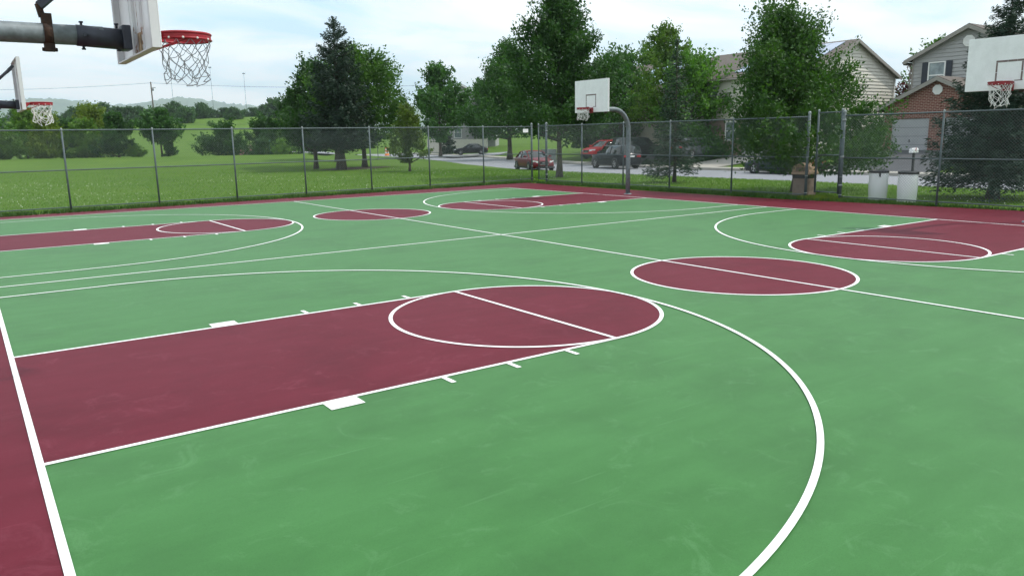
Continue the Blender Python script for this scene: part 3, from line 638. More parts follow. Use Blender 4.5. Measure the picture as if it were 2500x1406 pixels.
deciduous('shade_tree', 'dense low tree standing behind the dark and red parked cars', 49.5, 44.5, 8.5, 4.0, 2.2, M['leaf_dark'], 28, r0=.2, n=12000, clumps=90, size=.17, prof='oval', spread=.3)
conifer('spruce_tree', 'tall dark spruce with a pointed top rising from the left tree group', 24.7, 50.2, 11.5, 3.0, 1.9, M['needle_dark'], 29, r0=.33, whorls=36, per=15, n=150, size=.14, droop=.0, curve=.66, asp=.3)
deciduous('shade_tree', 'rounded green tree at the right of the pointed dark spruce', 27.9, 52.8, 9.4, 3.8, 2.0, M['leaf_maple'], 30, r0=.21, n=30000, clumps=180, size=.12, prof='oval', spread=.26)
deciduous('shade_tree', 'dark leaning tree at the left side of the pointed spruce', 26.0, 58.9, 9.0, 3.0, 1.9, M['leaf_dark'], 31, r0=.2, n=14000, clumps=110, size=.15, prof='broad', spread=.28)
deciduous('shade_tree', 'smaller dark tree half hidden behind the left tree group', 32.9, 70.5, 9.0, 3.2, 1.7, M['leaf_dark'], 32, r0=.22, n=9000, clumps=80, size=.19, prof='oval', spread=.3)
deciduous('young_tree', 'small yellow green cone shaped tree on the lawn, left of the far corner', 26.75, 42.6, 4.7, 1.50, .75, M['leaf_olive'], 33, r0=.09, n=11000, clumps=110, size=.085, prof='cone', spread=.24)
deciduous('shade_tree', 'separate round dark tree beyond the road beside the grey gabled house', 50.3, 78.5, 10.6, 3.6, 2.3, M['leaf_dark'], 34, r0=.2, n=12000, clumps=100, size=.2, prof='oval', spread=.28)
# left field edge
LT = [  # d, u-lateral ratio, h, rad, leaf, profile, label
    (104, -.690, 7.6, 4.3, 'leaf_maple', 'oval', 'broad green tree at the left edge of the lawn below the far hoop'),
    (112, -.628, 9.0, 2.6, 'leaf_light', 'open', 'ragged sparse topped tree behind the net of the far left hoop'),
    (106, -.600, 6.6, 2.9, 'leaf_yellow', 'oval', 'yellow green tree just right of the far left net'),
    (110, -.570, 6.0, 2.3, 'leaf_dark', 'oval', 'low dark tree between two yellow green trees at the lawn edge'),
    (113, -.541, 8.8, 3.4, 'leaf_yellow', 'oval', 'tall bright yellow green tree in the left tree row'),
    (105, -.552, 5.6, 2.4, 'leaf_light', 'oval', 'light green tree in front of the bright yellow green one'),
    (104, -.509, 6.4, 2.7, 'leaf_dark', 'broad', 'dark cone shaped tree ending the left tree row'),
    (104.5, -.453, 6.9, 2.75, 'leaf_dark', 'oval', 'lone round tree standing apart on the lawn edge with field behind'),
    (112, -.373, 5.4, 3.3, 'leaf_dark', 'oval', 'wide bushy tree on the field edge behind the third fence bay'),
    (118, -.318, 7.2, 3.4, 'leaf_dark', 'oval', 'dark spreading tree left of the pointed spruce group'),
    (108, -.285, 8.2, 3.2, 'leaf_dark', 'oval', 'dark tree touching the left side of the spruce group'),
    (101, -.660, 4.0, 2.6, 'leaf_light', 'oval', 'low leafy tree under the broad green one at the left edge'),
]
for i, (d, q, h, rad, lf, pf, lab) in enumerate(LT):
    x, y = field(d, .98 * q * d); deciduous('field_tree', lab, x, y, h * .84, rad * .9, .15 if i != 7 else 2.0, M[lf], 60 + i, r0=.14, n=10000, clumps=80, size=.165, prof=pf if i == 7 else 'broad', spread=.3)
for i, (d, q, h, rad, lf, lab) in enumerate([(112, -.362, 1.6, 1.3, 'leaf_yellow', 'small yellow bush beside the brown roofed shed'), (103, -.295, 1.5, 1.6, 'leaf_light', 'light green bush at the foot of the trees right of the green street sign'),
                                             (104.5, -.442, 1.5, .9, 'leaf_dark', 'little bush at the foot of the lone round tree'), (103, -.322, 1.7, 1.3, 'leaf_dark', 'dark bush beside the green street sign'),
                                             (103.5, -.49, 1.2, 1.3, 'leaf_light', 'low bush at the foot of the cone shaped dark tree')]):
    x, y = field(d, .98 * q * d); deciduous('bush', lab, x, y, h, rad, .1, M[lf], 80 + i, r0=.04, n=1600, clumps=26, size=.14, prof='broad', spread=.4, cat='bush')
# far trees: three kinds, copied along the far edge of the field
rf = random.Random(4); protos = []
FARS = [(-.62, 330), (-.60, 420), (-.585, 300), (-.57, 450), (-.555, 380), (-.54, 470), (-.525, 420), (-.505, 400), (-.49, 350), (-.478, 430), (-.465, 390), (-.45, 440), (-.432, 400), (-.42, 360), (-.408, 470), (-.395, 430),
        (-.382, 480), (-.37, 430), (-.358, 380), (-.345, 460), (-.332, 420), (-.318, 470), (-.305, 390), (-.292, 430), (-.28, 480), (-.515, 460), (-.44, 490), (-.40, 395), (-.64, 400), (-.66, 340)]
for i, (q, d) in enumerate(FARS):
    x, y = field(d, .975 * q * d); s = rf.uniform(.5, .78)
    if i < 3:
        o = deciduous('distant_tree', 'hazy tree in the line along the far edge of the field', x, y, 6.2, 3.8, .3, M['leaf_far'], 100 + i, r0=.2, n=4200, clumps=60, size=.42, prof=('oval', 'broad', 'oval')[i], spread=.34, group='trees along the far field edge'); protos.append(o)
    else:
        o = copy_tree(protos[i % 3]); o.location = (x, y, tz(x, y) - .4); o.rotation_euler = (0, 0, rf.uniform(0, 6)); o.scale = (s * rf.uniform(1.5, 2.6), s * 2, s * rf.uniform(1.25, 1.8))
# trees and bushes among the houses
deciduous('bush', 'clipped dark hedge bush by the brick front of the middle house', 47.2, 31.9, 1.5, 1.2, .05, M['leaf_dark'], 90, r0=.04, n=3000, clumps=40, size=.10, prof='broad', spread=.4, cat='bush')
conifer('bush', 'dark pointed evergreen shrub by the pale fence of the far left house', 57.5, 88.5, 3.4, 1.6, .2, M['needle_dark'], 91, r0=.06, whorls=14, per=9, n=60, size=.2, cat='bush', asp=.35)
deciduous('shade_tree', 'dark purple red leaved tree between the cream house and the brick garage', 63, 24.2, 5.4, 2.2, 1.2, M['leaf_red'], 92, r0=.12, n=3000, clumps=40, size=.16, prof='oval', spread=.34)
deciduous('shade_tree', 'distant green tree seen in the sky gap beside the grey house', 72, 28, 8.6, 2.6, 2, M['leaf_maple'], 93, r0=.15, n=4000, clumps=50, size=.16, prof='oval', spread=.3)
deciduous('bush', 'dark shrub at the corner of the brick garage wall', 51.6, 22.3, 1.25, 1.1, .05, M['leaf_dark'], 94, r0=.04, n=2200, clumps=30, size=.1, prof='broad', spread=.4, cat='bush')
deciduous('shade_tree', 'dense tree at the back between the middle houses', 62, 52, 9.5, 4.5, 2, M['leaf_dark'], 95, r0=.2, n=7000, clumps=60, size=.22, prof='oval', spread=.32)
deciduous('shade_tree', 'dark tree behind the far left house with grey gable', 66, 92, 9, 4.5, 1.5, M['leaf_dark'], 96, r0=.2, n=6000, clumps=55, size=.26, prof='oval', spread=.32)
deciduous('shade_tree', 'shadowy tree at the house front behind the dark red sedan', 50.8, 50.5, 7.2, 4.4, 1.2, M['leaf_dark'], 97, r0=.2, n=9000, clumps=70, size=.2, prof='oval', spread=.32)
# ------------------------------------------------------------------ grass
def blades(name, P_, h, m, seed, w=.02):
    rg = np.random.default_rng(seed); n = len(P_); a = rg.uniform(0, 6.283, n); hh = h * rg.uniform(.5, 1.25, n); lean = rg.normal(0, .35, (n, 2)) * hh[:, None]
    z = terrain(P_[:, 0], P_[:, 1], False) - .01
    b0 = np.stack([P_[:, 0] - w * np.cos(a), P_[:, 1] - w * np.sin(a), z], 1); b1 = np.stack([P_[:, 0] + w * np.cos(a), P_[:, 1] + w * np.sin(a), z], 1)
    tp = np.stack([P_[:, 0] + lean[:, 0], P_[:, 1] + lean[:, 1], z + hh], 1)
    V = np.stack([b0, b1, tp], 1).reshape(-1, 3); return tag(np_mesh(name, V, np.arange(3 * n).reshape(n, 3), m), None, None, None, 'stuff')
rg = np.random.default_rng(77)
def scat(n, x0, x1, y0, y1): return np.stack([rg.uniform(x0, x1, n), rg.uniform(y0, y1, n)], 1)
A = scat(95000, -4, 31, 0, 1); A[:, 1] = 23.2 + 48 * A[:, 1] ** 1.7; k = A[:, 1] > 23.5 + (A[:, 0] + 3) * .055; A = A[k]
B = scat(42000, 24.3, 33.0, -4, 42)
g1 = blades('grass', np.concatenate([A, B]), .06, M['blade'], 1, .02); tag(g1, 'short mown lawn grass outside the fence', 'grass')
# fence-line weeds
s = rg.uniform(0, 1, 26000); pts = np.array([(24.4, 24.59), (-9.1, 22.58)]); E1 = pts[0] + (pts[1] - pts[0]) * s[:, None] + np.stack([np.zeros(26000), rg.uniform(-.72, .3, 26000)], 1)
E2 = np.stack([24.1 + rg.uniform(-.55, .35, 20000), rg.uniform(-6, 23.2, 20000)], 1); E2 = E2[E2[:, 0] > np.interp(E2[:, 1], [-6, 1.3, 8.6, 19.1, 23.7], [24.3, 24.3, 23.42, 23.3, 23.55])]
cl = rg.random(len(E1)); E1 = E1[(np.sin(E1[:, 0] * 2.3) + np.sin(E1[:, 0] * 5.1 + 1) + rg.normal(0, .7, len(E1))) > -1.1]
g2 = blades('weeds', np.concatenate([E1, E2]), .13, M['weed'], 2, .022); tag(g2, 'ragged darker weeds along the foot of the fences', 'weeds')
A = scat(1100, -3, 30, 25, 48); A = A[(np.sin(A[:, 0] * .5) + np.sin(A[:, 1] * .45 + A[:, 0] * .2) + rg.normal(0, .5, len(A))) > .2]
B = scat(300, 24.6, 32.5, -3, 30); Pc = np.concatenate([A, B]); zc = terrain(Pc[:, 0], Pc[:, 1], False) + .085
Cc = np.stack([Pc[:, 0], Pc[:, 1], zc], 1); V = []; sz = .018
for d in ((1, 0, 0), (0, 1, 0), (-1, 0, 0), (0, -1, 0), (0, 0, 1), (0, 0, -1)): V.append(Cc + np.array(d) * sz)
V = np.stack(V, 1).reshape(-1, 3); bi = np.arange(len(Cc))[:, None] * 6
F_ = np.concatenate([bi + np.array(t) for t in ((0, 1, 4), (1, 2, 4), (2, 3, 4), (3, 0, 4), (1, 0, 5), (2, 1, 5), (3, 2, 5), (0, 3, 5))])
tag(np_mesh('clover', V, F_, M['clover']), 'white clover blossoms dotted over the lawn', 'clover', None, 'stuff')
# weeds in the open gateway: yellowish tuft
g3 = blades('yellow_weeds', scat(1500, 23.7, 24.6, 6.7, 8.2), .16, M['leaf_yellow'], 3, .02); tag(g3, 'yellowish weeds growing in the gate opening', 'weeds')
# ------------------------------------------------------------------ houses
def clip_band(poly, z0, z1):
    def half(P_, z, keep_above):
        o_ = []
        for i in range(len(P_)):
            a, b = P_[i], P_[(i + 1) % len(P_)]; ia = (a[1] >= z) == keep_above or a[1] == z; ib = (b[1] >= z) == keep_above or b[1] == z
            if ia: o_.append(a)
            if ia != ib: t = (z - a[1]) / (b[1] - a[1]); o_.append((a[0] + t * (b[0] - a[0]), z))
        return o_
    P_ = half(poly, z0, True); return half(P_, z1, False) if len(P_) > 2 else []
def lap(mb, poly, org, ux, nrm, step=.17, proud=.028):
    """lap siding: poly in (u,z), laid on the plane through org along ux with outward normal nrm"""
    z0, z1 = min(p[1] for p in poly), max(p[1] for p in poly); z = z0
    while z < z1 - .01:
        zz_ = min(z + step, z1); P_ = clip_band(poly, z, zz_)
        if len(P_) > 2:
            us = [p[0] for p in P_ if abs(p[1] - z) < 1e-6]
            v = []
            for u_, h_ in P_:
                k = proud * (1 - (h_ - z) / step) + .004
                v.append((org[0] + ux[0] * u_ + nrm[0] * k, org[1] + ux[1] * u_ + nrm[1] * k, org[2] + h_))
            mb.add(v, [tuple(range(len(v)))])
            if len(us) > 1:
                a, b = min(us), max(us); q = []
                for u_, k in ((a, .0), (b, .0), (b, proud + .004), (a, proud + .004)): q.append((org[0] + ux[0] * u_ + nrm[0] * k, org[1] + ux[1] * u_ + nrm[1] * k, org[2] + z))
                mb.add(q, [(0, 1, 2, 3)])
        z = zz_
def slab(mb, a, b, c, d, th): # sloping slab from 4 corners, thickness down along normal
    a, b, c, d = map(Vector, (a, b, c, d)); n = (b - a).cross(d - a).normalized()
    if n.z < 0: n = -n
    mb.prism([a - n * th, b - n * th, c - n * th, d - n * th], n * th)
def win(par, x, y0, y1, z0, z1, shut=0, face=-1, name='window'):
    """window on a wall whose outward normal is -x, spanning y0..y1"""
    fx = x + face * .06; mb = MB(); w = .08
    def bx(m_, ya, yb, za, zb, d0, d1): m_.box((x + face * max(d0, d1), ya, za), (x + face * min(d0, d1), yb, zb))
    for ya, yb, za, zb in ((y0, y0 + w, z0, z1), (y1 - w, y1, z0, z1), (y0 + w, y1 - w, z0, z0 + w), (y0 + w, y1 - w, z1 - w, z1)): bx(mb, ya, yb, za, zb, .034, .10)
    bx(mb, y0 + w, y1 - w, (z0 + z1) / 2 - .04, (z0 + z1) / 2 + .04, .034, .085)
    wo = mb.obj(name, M['trimwhite'], par); mb = MB(); bx(mb, y0 + w, y1 - w, z0 + w, z1 - w, .036, .05); mb.obj('pane', M['glass'], wo)
    if shut:
        for ya in (y0 - shut - .02, y1 + .02):
            mb = MB(); bx(mb, ya, ya + shut, z0, z1, .036, .075)
            for za, zb in ((z0 + .08, (z0 + z1) / 2 - .04), ((z0 + z1) / 2 + .04, z1 - .08)):
                bx(mb, ya + .06, ya + shut - .06, za, zb, .075, .088)
            mb.obj('shutter', M['shutter'], par)
    return wo
def octvent(par, x, y, z, r, name='gable_vent'):
    mb = MB(); ov = [(R(22.5 + 45 * i)) for i in range(8)]
    mb.prism([(x - .034, y + r * math.cos(a), z + r * math.sin(a)) for a in ov], (-.05, 0, 0)); vo = mb.obj(name, M['trimwhite'], par)
    mb = MB()
    for k in range(6):
        zz_ = -r * .62 + k * r * .22; hw = r * .72 * math.sqrt(max(.15, 1 - (zz_ / r) ** 2)); p0 = Vector((x - .088, y - hw, z + zz_)); 
        mb.add([(x - .086, y - hw, z + zz_ + r * .16), (x - .086, y + hw, z + zz_ + r * .16), (x - .115, y + hw, z + zz_), (x - .115, y - hw, z + zz_)], [(0, 1, 2, 3)])
    mb.obj('louvre', M['trimwhite'], vo)
def garage_door(par, x, y0, y1, z0, z1):
    mb = MB(); n = 4
    for i in range(n):
        a, b = z0 + (z1 - z0) * i / n + .008, z0 + (z1 - z0) * (i + 1) / n - .008; mb.box((x - .05, y0, a), (x - .02, y1, b))
        for j in range(4):
            ya, yb = y0 + (y1 - y0) * j / 4 + .08, y0 + (y1 - y0) * (j + 1) / 4 - .08; mb.box((x - .062, ya, a + .1), (x - .0501, yb, b - .1))
    g = mb.obj('garage_door', M['gdoor'], par); MB().bar((x - .07, (y0 + y1) / 2, z0 + .75), (x - .07, (y0 + y1) / 2, z0 + .95), .04, .04).obj('handle', M['blackplastic'], g)
    mb = MB(); mb.box((x - .08, y0 - .1, z0), (x - .02, y0 - .003, z1 + .1)); mb.box((x - .08, y1 + .003, z0), (x - .02, y1 + .1, z1 + .1)); mb.box((x - .08, y0 - .003, z1 + .003), (x - .02, y1 + .003, z1 + .1)); mb.obj('door_frame', M['fascia'], g)
# --- brick garage house at the right
t = thing('brick_garage_house', 'grey sided house with a red brick double garage in front, at the right', 'house', (52.3, 17.7, 0))
t0 = .75
def gable_x(par, x0, x1, yc, hw, ze, zp, oh, ohx, th, m_roof, m_fas, name='roof'):
    """gable roof with ridge along x, over local y; returns roof object"""
    sl_ = (zp - ze) / hw; mb = MB(); ye = hw + oh; z_e = zp - sl_ * ye
    for sg in (1, -1):
        slab(mb, (x0 - ohx, yc, zp + .12), (x1, yc, zp + .12), (x1, yc + sg * ye, z_e + .12), (x0 - ohx, yc + sg * ye, z_e + .12), .10)
    ro = mb.obj(name, m_roof, par); mb = MB()
    for sg in (1, -1):
        a, b = Vector((x0 - ohx - .02, yc, zp + .075)), Vector((x0 - ohx - .02, yc + sg * ye, z_e + .075)); up_ = Vector((0, 0, .26))
        mb.prism([a, b, b - up_, a - up_], (-.035, 0, 0))
        mb.prism([(x0 - ohx + .02, yc + sg * ye, z_e - .02), (x0 - ohx + .02, yc + sg * ye, z_e - .2), (x0 - ohx + .02, yc + sg * (ye - .03), z_e - .2), (x0 - ohx + .02, yc + sg * (ye - .03), z_e - .02)], (x1 - x0 + ohx - .04, 0, 0))
        sofa = [(x0 - ohx + .02, yc + sg * (ye - .04), z_e - .19), (x1 - .02, yc + sg * (ye - .04), z_e - .19), (x1 - .02, yc + sg * (hw - .01), z_e - .19), (x0 - ohx + .02, yc + sg * (hw - .01), z_e - .19)]
        mb.add(sofa, [(0, 1, 2, 3)])
        q1, q2 = Vector((x0 - ohx - .018, yc, zp - .03)), Vector((x0 - ohx - .018, yc + sg * ye, z_e - .03))
        mb.add([q1, q2, q2 + Vector((ohx + .02, 0, 0)), q1 + Vector((ohx + .02, 0, 0))], [(0, 1, 2, 3)])
    mb.obj('fascia', m_fas, ro)
    mb = MB()
    for sg in (1, -1):
        y_ = yc + sg * (ye + .05); mb.tube([(x0 - ohx, y_, z_e - .03), (x1, y_, z_e - .05)], .06, 8)
    mb.obj('gutter', m_fas, ro); return ro
# garage body: y -3.5..3.5, x 0..5 ; upper house: x 4.6..14, y -3.5..4.3
mb = MB(); G = [(-3.5, t0), (-3.05, t0), (-3.05, 3.06), (-.58, 3.06), (-.58, t0), (.45, t0), (.45, 3.06), (2.95, 3.06), (2.95, t0), (3.5, t0), (3.5, 3.95), (0, 5.6), (-3.5, 3.95)]
def facewall(mb, cols, x):    # list of quads (y0,y1,za,zb0,zb1)
    for y0, y1, za, zb, zc_ in cols: mb.prism([(x, y0, za), (x, y1, za), (x, y1, zc_), (x, y0, zb)], (.25, 0, 0))
rf_ = lambda y: 5.6 - abs(y) * (1.65 / 3.5)
facewall(mb, [(-3.5, -3.05, t0 - .5, 3.06, 3.06), (-.58, .45, t0 - .5, 3.06, 3.06), (2.95, 3.5, t0 - .5, 3.06, 3.06), (-3.5, 0, 3.06, rf_(3.5), 5.6), (0, 3.5, 3.06, 5.6, rf_(3.5))], 0)
mb.box((.25, -3.5, t0 - .5), (5.5, -3.25, 3.95)); mb.box((.25, 3.25, t0 - .5), (5.5, 3.5, 3.95)); mb.obj('garage_wall', M['brick'], t)
garage_door(t, .12, .47, 2.93, t0, 3.04); garage_door(t, .12, -3.03, -.6, t0, 3.04)
MB().box((.2, -3.24, t0 - .4), (.3, 3.24, 3.5)).obj('garage_interior', M['dark'], t)
gable_x(t, 0, 5.2, 0, 3.5, 3.95, 5.6, .45, .35, .1, M['shingle'], M['fascia'], 'garage_roof')
octvent(t, 0, .05, 4.85, .33)
mb = MB(); up_y0, up_y1, upx = -3.3, 4.3, 4.7; yc = .5; hw = 3.8; ze, zp = 7.35, 9.2
mb.box((upx + .03, up_y0, t0 - .5), (upx + 10, up_y1, ze)); mb.prism([(upx + .03, up_y0, ze), (upx + .03, up_y1, ze), (upx + .03, yc, zp)], (9.9, 0, 0)); mb.obj('wall_core', M['siding_grey'], t)
mb = MB(); lap(mb, [(up_y0, 3.4), (up_y1, 3.4), (up_y1, ze), (yc, zp), (up_y0, ze)], (upx + .03, 0, 0), (0, 1), (-1, 0), .26, .05)
lap(mb, [(upx + .03, .6), (upx + 10, .6), (upx + 10, ze), (upx + .03, ze)], (0, up_y1, 0), (1, 0), (0, 1), .26, .05)
mb.obj('siding', M['siding_grey'], t)
mb = MB(); mb.box((upx - .03, up_y1 - .1, .6), (upx - .004, up_y1 + .045, ze)); mb.obj('corner_trim', M['fascia'], t)
gable_x(t, upx, upx + 10, yc, hw, ze, zp, .5, .4, .1, M['shingle'], M['fascia'], 'house_roof')
win(t, upx, 1.95, 3.15, 5.15, 7.0, .42); octvent(t, upx, .55, 8.2, .4)
MB().tube([(upx - .3, 4.85, 7.1), (upx - .05, 4.5, 6.85), (upx - .05, 4.42, 6.6), (upx - .05, 4.42, 1.)], .045, 8).obj('downpipe', M['fascia'], t)
mb = MB(); mb.prism([(upx + 4, -9, 8.6), (upx + 4, -3, 8.6), (upx + 9, -3, 8.6), (upx + 9, -9, 8.6)], (0, 0, .01)); 
slab(mb, (upx + 2, -10, 7.3), (upx + 2, 0, 7.3), (upx + 5.6, 0, 9.05), (upx + 5.6, -10, 9.05), .1); mb.obj('cross_roof', M['shingle'], t)
# --- cream gabled house in the middle
x0, x1, ya, yb = 48.6, 60.2, 25.0, 37.5; g0 = .85
t = thing('cream_house', 'cream sided two storey house with solar panels, gable end facing the brick garage', 'house', (x0, ya, 0))
W, D = x1 - x0, yb - ya; ze, zp = 6.4, 8.75
mb = MB(); mb.box((.03, .03, g0 - .6), (W - .03, D - .03, ze)); mb.prism([(.03, .03, ze), (W - .03, .03, ze), (W / 2, .03, zp)], (0, D - .06, 0)); mb.obj('wall_core', M['siding_white'], t)
mb = MB(); lap(mb, [(0, g0 - .4), (W, g0 - .4), (W, ze), (W / 2, zp), (0, ze)], (0, .03, 0), (1, 0), (0, -1), .24, .05); lap(mb, [(0, 3.4), (D, 3.4), (D, ze), (0, ze)], (.03, 0, 0), (0, 1), (-1, 0), .24, .05); mb.obj('siding', M['siding_white'], t)
mb = MB()
for (q0, q1, za, zb) in ((0, 2.75, g0 - .4, 3.4), (5.25, 5.75, g0 - .4, 3.4), (6.9, 8.6, g0 - .4, 3.4), (5.75, 6.9, g0 - .4, 1.7), (2.75, 5.25, 3.15, 3.4)): mb.box((-.1, q0, za), (.02, q1, zb))
mb.obj('brick_front', M['pinkbrick'], t)
garage_door(t, .02, 2.8, 5.2, g0 - .1, 3.12); win(t, .06, 5.8, 6.85, 1.75, 3.2); win(t, 0, 2.6, 3.7, 4.4, 5.9); win(t, 0, 7.6, 8.7, 4.4, 5.9)
mb = MB(); s_ = (zp - ze) / (W / 2); oh = .35; ze2 = zp - s_ * (W / 2 + oh)
for sg in (1, -1): slab(mb, (W / 2, -.3, zp + .14), (W / 2, D + .3, zp + .14), (W / 2 + sg * (W / 2 + oh), D + .3, ze2 + .14), (W / 2 + sg * (W / 2 + oh), -.3, ze2 + .14), .12)
ro = mb.obj('roof', M['shingle'], t); mb = MB()
for sg in (1, -1):
    a, b = Vector((W / 2, -.32, zp + .1)), Vector((W / 2 + sg * (W / 2 + oh), -.32, ze2 + .1)); mb.prism([a, b, b - Vector((0, 0, .24)), a - Vector((0, 0, .24))], (0, -.03, 0))
    mb.add([a + Vector((0, .02, -.12)), b + Vector((0, .02, -.12)), b + Vector((0, .33, -.12)), a + Vector((0, .33, -.12))], [(0, 1, 2, 3)])
mb.tube([(W + oh + .05, -.3, ze2 + .03), (W + oh + .05, D, ze2 + .03)], .06, 8); mb.tube([(-oh - .05, -.3, ze2 + .03), (-oh - .05, D, ze2 + .03)], .06, 8); mb.obj('fascia', M['fascia'], ro)
mb = MB()
for i in range(6):
    for j in range(3):
        a = Vector((W / 2 - .5 - j * 1.55, .5 + i * 1.05, 0)); f_ = lambda x_: zp + .16 - s_ * abs(W / 2 - x_)
        slab(mb, (a.x, a.y, f_(a.x) + .05), (a.x, a.y + 1.0, f_(a.x) + .05), (a.x - 1.5, a.y + 1.0, f_(a.x - 1.5) + .05), (a.x - 1.5, a.y, f_(a.x - 1.5) + .05), .04)
mb.obj('solar_panel', M['solar'], ro)
MB().tube([(W - .15, -.1, ze2), (W - .15, -.08, 1)], .045, 8).obj('downpipe', M['trimwhite'], t)
for q0, q1, dl in ((6.6, 7.1, (2.25, 1.8)), (7.5, 7.9, (2.2, 1.85))):
    me_ = MB().box((q0, -.24, 1.6), (q1, -.005, 2.5)).obj('electric_meter', M['plastic_white'], t)
    for mz in dl: MB().lathe([(0, -.30), (.09, -.29), (.1, -.2)], ((q0 + q1) / 2, 0, mz), 12, 'y').obj('meter_dial', M['blackplastic'], me_)
MB().tube([(8.9, -.06, 1.2), (8.9, -.06, 3.0), (9.5, -.06, 3.1)], .03, 6).obj('conduit', M['galv'], t)
# air conditioner beside it
ax, ay = 54.3, 24.2; az_ = tz(ax, ay)
t = thing('air_conditioner', 'dark boxy air conditioning unit by the cream house wall', 'air conditioner', (ax, ay, az_)); mb = MB(); mb.box((-.42, -.42, 0), (.42, .42, .95)); 
for i in range(14): mb.box((-.43, -.43, .08 + i * .06), (.43, .43, .10 + i * .06))
mb.obj('casing', M['blackplastic'], t, bevel=.03); MB().lathe([(0, .97), (.33, .97), (.35, .951)], n=20).obj('fan_grille', M['galv'], t)
# --- tan house with solar roof behind
x0, ya, W, D = 51.0, 37.9, 11.0, 12.5; g0 = 1.0
t = thing('tan_house', 'tan sided house with brown roof and solar panels, between two trees', 'house', (x0, ya, 0)); ze, zp = 6.3, 8.9
mb = MB(); mb.box((.03, .03, g0 - .8), (W, D, ze)); mb.prism([(.03, .03, ze), (W - .03, .03, ze), (W / 2, .03, zp)], (0, D - .06, 0)); mb.obj('wall_core', M['siding_tan'], t)
mb = MB(); lap(mb, [(0, g0 - .4), (W, g0 - .4), (W, ze), (W / 2, zp), (0, ze)], (0, .03, 0), (1, 0), (0, -1), .24, .05); lap(mb, [(0, g0 - .4), (D, g0 - .4), (D, ze), (0, ze)], (.03, 0, 0), (0, 1), (-1, 0), .24, .05); mb.obj('siding', M['siding_tan'], t)
win(t, 0, 2, 3.2, 4.3, 5.9); win(t, 0, 7, 8.2, 4.3, 5.9); win(t, 0, 6.5, 8.5, 1.6, 3.1)
mb = MB(); s_ = (zp - ze) / (W / 2); oh = .4; ze2 = zp - s_ * (W / 2 + oh)
for sg in (1, -1): slab(mb, (W / 2, -.3, zp + .14), (W / 2, D + .3, zp + .14), (W / 2 + sg * (W / 2 + oh), D + .3, ze2 + .14), (W / 2 + sg * (W / 2 + oh), -.3, ze2 + .14), .12)
ro = mb.obj('roof', M['shingle'], t); mb = MB(); mb.box((-oh - .06, -.3, ze2 - .12), (-oh - .01, D + .3, ze2 + .14))
for sg in (1, -1):
    a, b = Vector((W / 2, -.32, zp + .1)), Vector((W / 2 + sg * (W / 2 + oh), -.32, ze2 + .1)); mb.prism([a, b, b - Vector((0, 0, .24)), a - Vector((0, 0, .24))], (0, -.03, 0))
mb.obj('fascia', M['fascia'], ro); mb = MB(); f_ = lambda x_: zp + .16 - s_ * abs(W / 2 - x_)
for i in range(6):
    for j in range(3):
        xx, yy = W / 2 - .6 - j * 1.55, 1.6 + i * 1.05; slab(mb, (xx, yy, f_(xx) + .05), (xx, yy + 1.02, f_(xx) + .05), (xx - 1.52, yy + 1.02, f_(xx - 1.52) + .05), (xx - 1.52, yy, f_(xx - 1.52) + .05), .04)
mb.obj('solar_panel', M['solar'], ro)
# --- far grey house beyond the bend
hx, hy = 64.3, 95.4; t = thing('grey_house', 'far grey gabled house with white trim behind the round dark tree', 'house', (hx, hy, 0), R(52)); g0 = tz(hx, hy); z0 = g0 - 1
mb = MB(); mb.box((0, -5, z0), (9, 5, 7.6)); mb.prism([(0, -5, 7.6), (0, 5, 7.6), (0, 0, 10.3)], (9, 0, 0)); mb.obj('wall_core', M['siding_grey'], t)
mb = MB(); lap(mb, [(-5, z0), (5, z0), (5, 7.6), (0, 10.3), (-5, 7.6)], (0, 0, 0), (0, 1), (-1, 0), .25, .04); mb.obj('siding', M['siding_grey'], t)
gable_x(t, 0, 9, 0, 5, 7.6, 10.3, .4, .4, .1, M['shingle'], M['trimwhite'])
win(t, 0, -3.2, -2.0, 5.2, 6.9); win(t, 0, 1.8, 3.0, 5.2, 6.9); win(t, 0, -3.2, -2.0, 2.3, 4.0); win(t, 0, .2, 1.4, 2.3, 4.0)
fx, fy = 60.8, 92.5; t = thing('vinyl_fence', 'pale beige panel fence behind the far black sedan', 'fence', (fx, fy, tz(fx, fy)), R(-40)); mb = MB()
for i in range(3):
    MB().box((-4 + i * 3.0 + .12, -.03, .1), (-4 + (i + 1) * 3.0 - .02, .03, 2.0)).obj('panel', M['fencebeige'], t)
for i in range(4): MB().box((-4 + i * 3.0 - .02, -.07, -.3), (-4 + i * 3.0 + .11, .07, 2.12)).obj('post', M['fencebeige'], t)
# --- brown roofed shed below the lawn crest
x, y = field(140, -.3337 * 140); gz = tz(x, y); t = thing('brown_roofed_shed', 'low shed with a brown roof peeking over the lawn crest by the green street sign', 'shed', (x, y, gz), R(-36)); top = 1.75 - gz; lo = .15 - gz
mb = MB(); mb.box((-2.6, -2.3, -.3), (2.6, 2.3, lo)); mb.prism([(-2.6, -2.3, lo), (-2.6, 2.3, lo), (-2.6, 0, top - .12)], (5.2, 0, 0)); mb.obj('wall', M['siding_tan'], t)
mb = MB(); slab(mb, (-2.0, 0, top), (1.6, 0, top), (2.9, -2.7, lo - .1), (-2.9, -2.7, lo - .1), .12); slab(mb, (-2.0, 0, top), (1.6, 0, top), (2.9, 2.7, lo - .1), (-2.9, 2.7, lo - .1), .12); mb.prism([(1.6, 0, top), (2.9, -2.7, lo - .1), (2.9, 2.7, lo - .1)], (.05, 0, -.05)); ro = mb.obj('roof', mat('red_brown_shingle', (.13, .065, .055), .9, var=.25, vscale=4), t)
mb = MB(); mb.bar((1.63, -.03, top + .03), (2.95, -2.72, lo - .05), .09, .09); mb.obj('edge_trim', M['trimwhite'], ro)
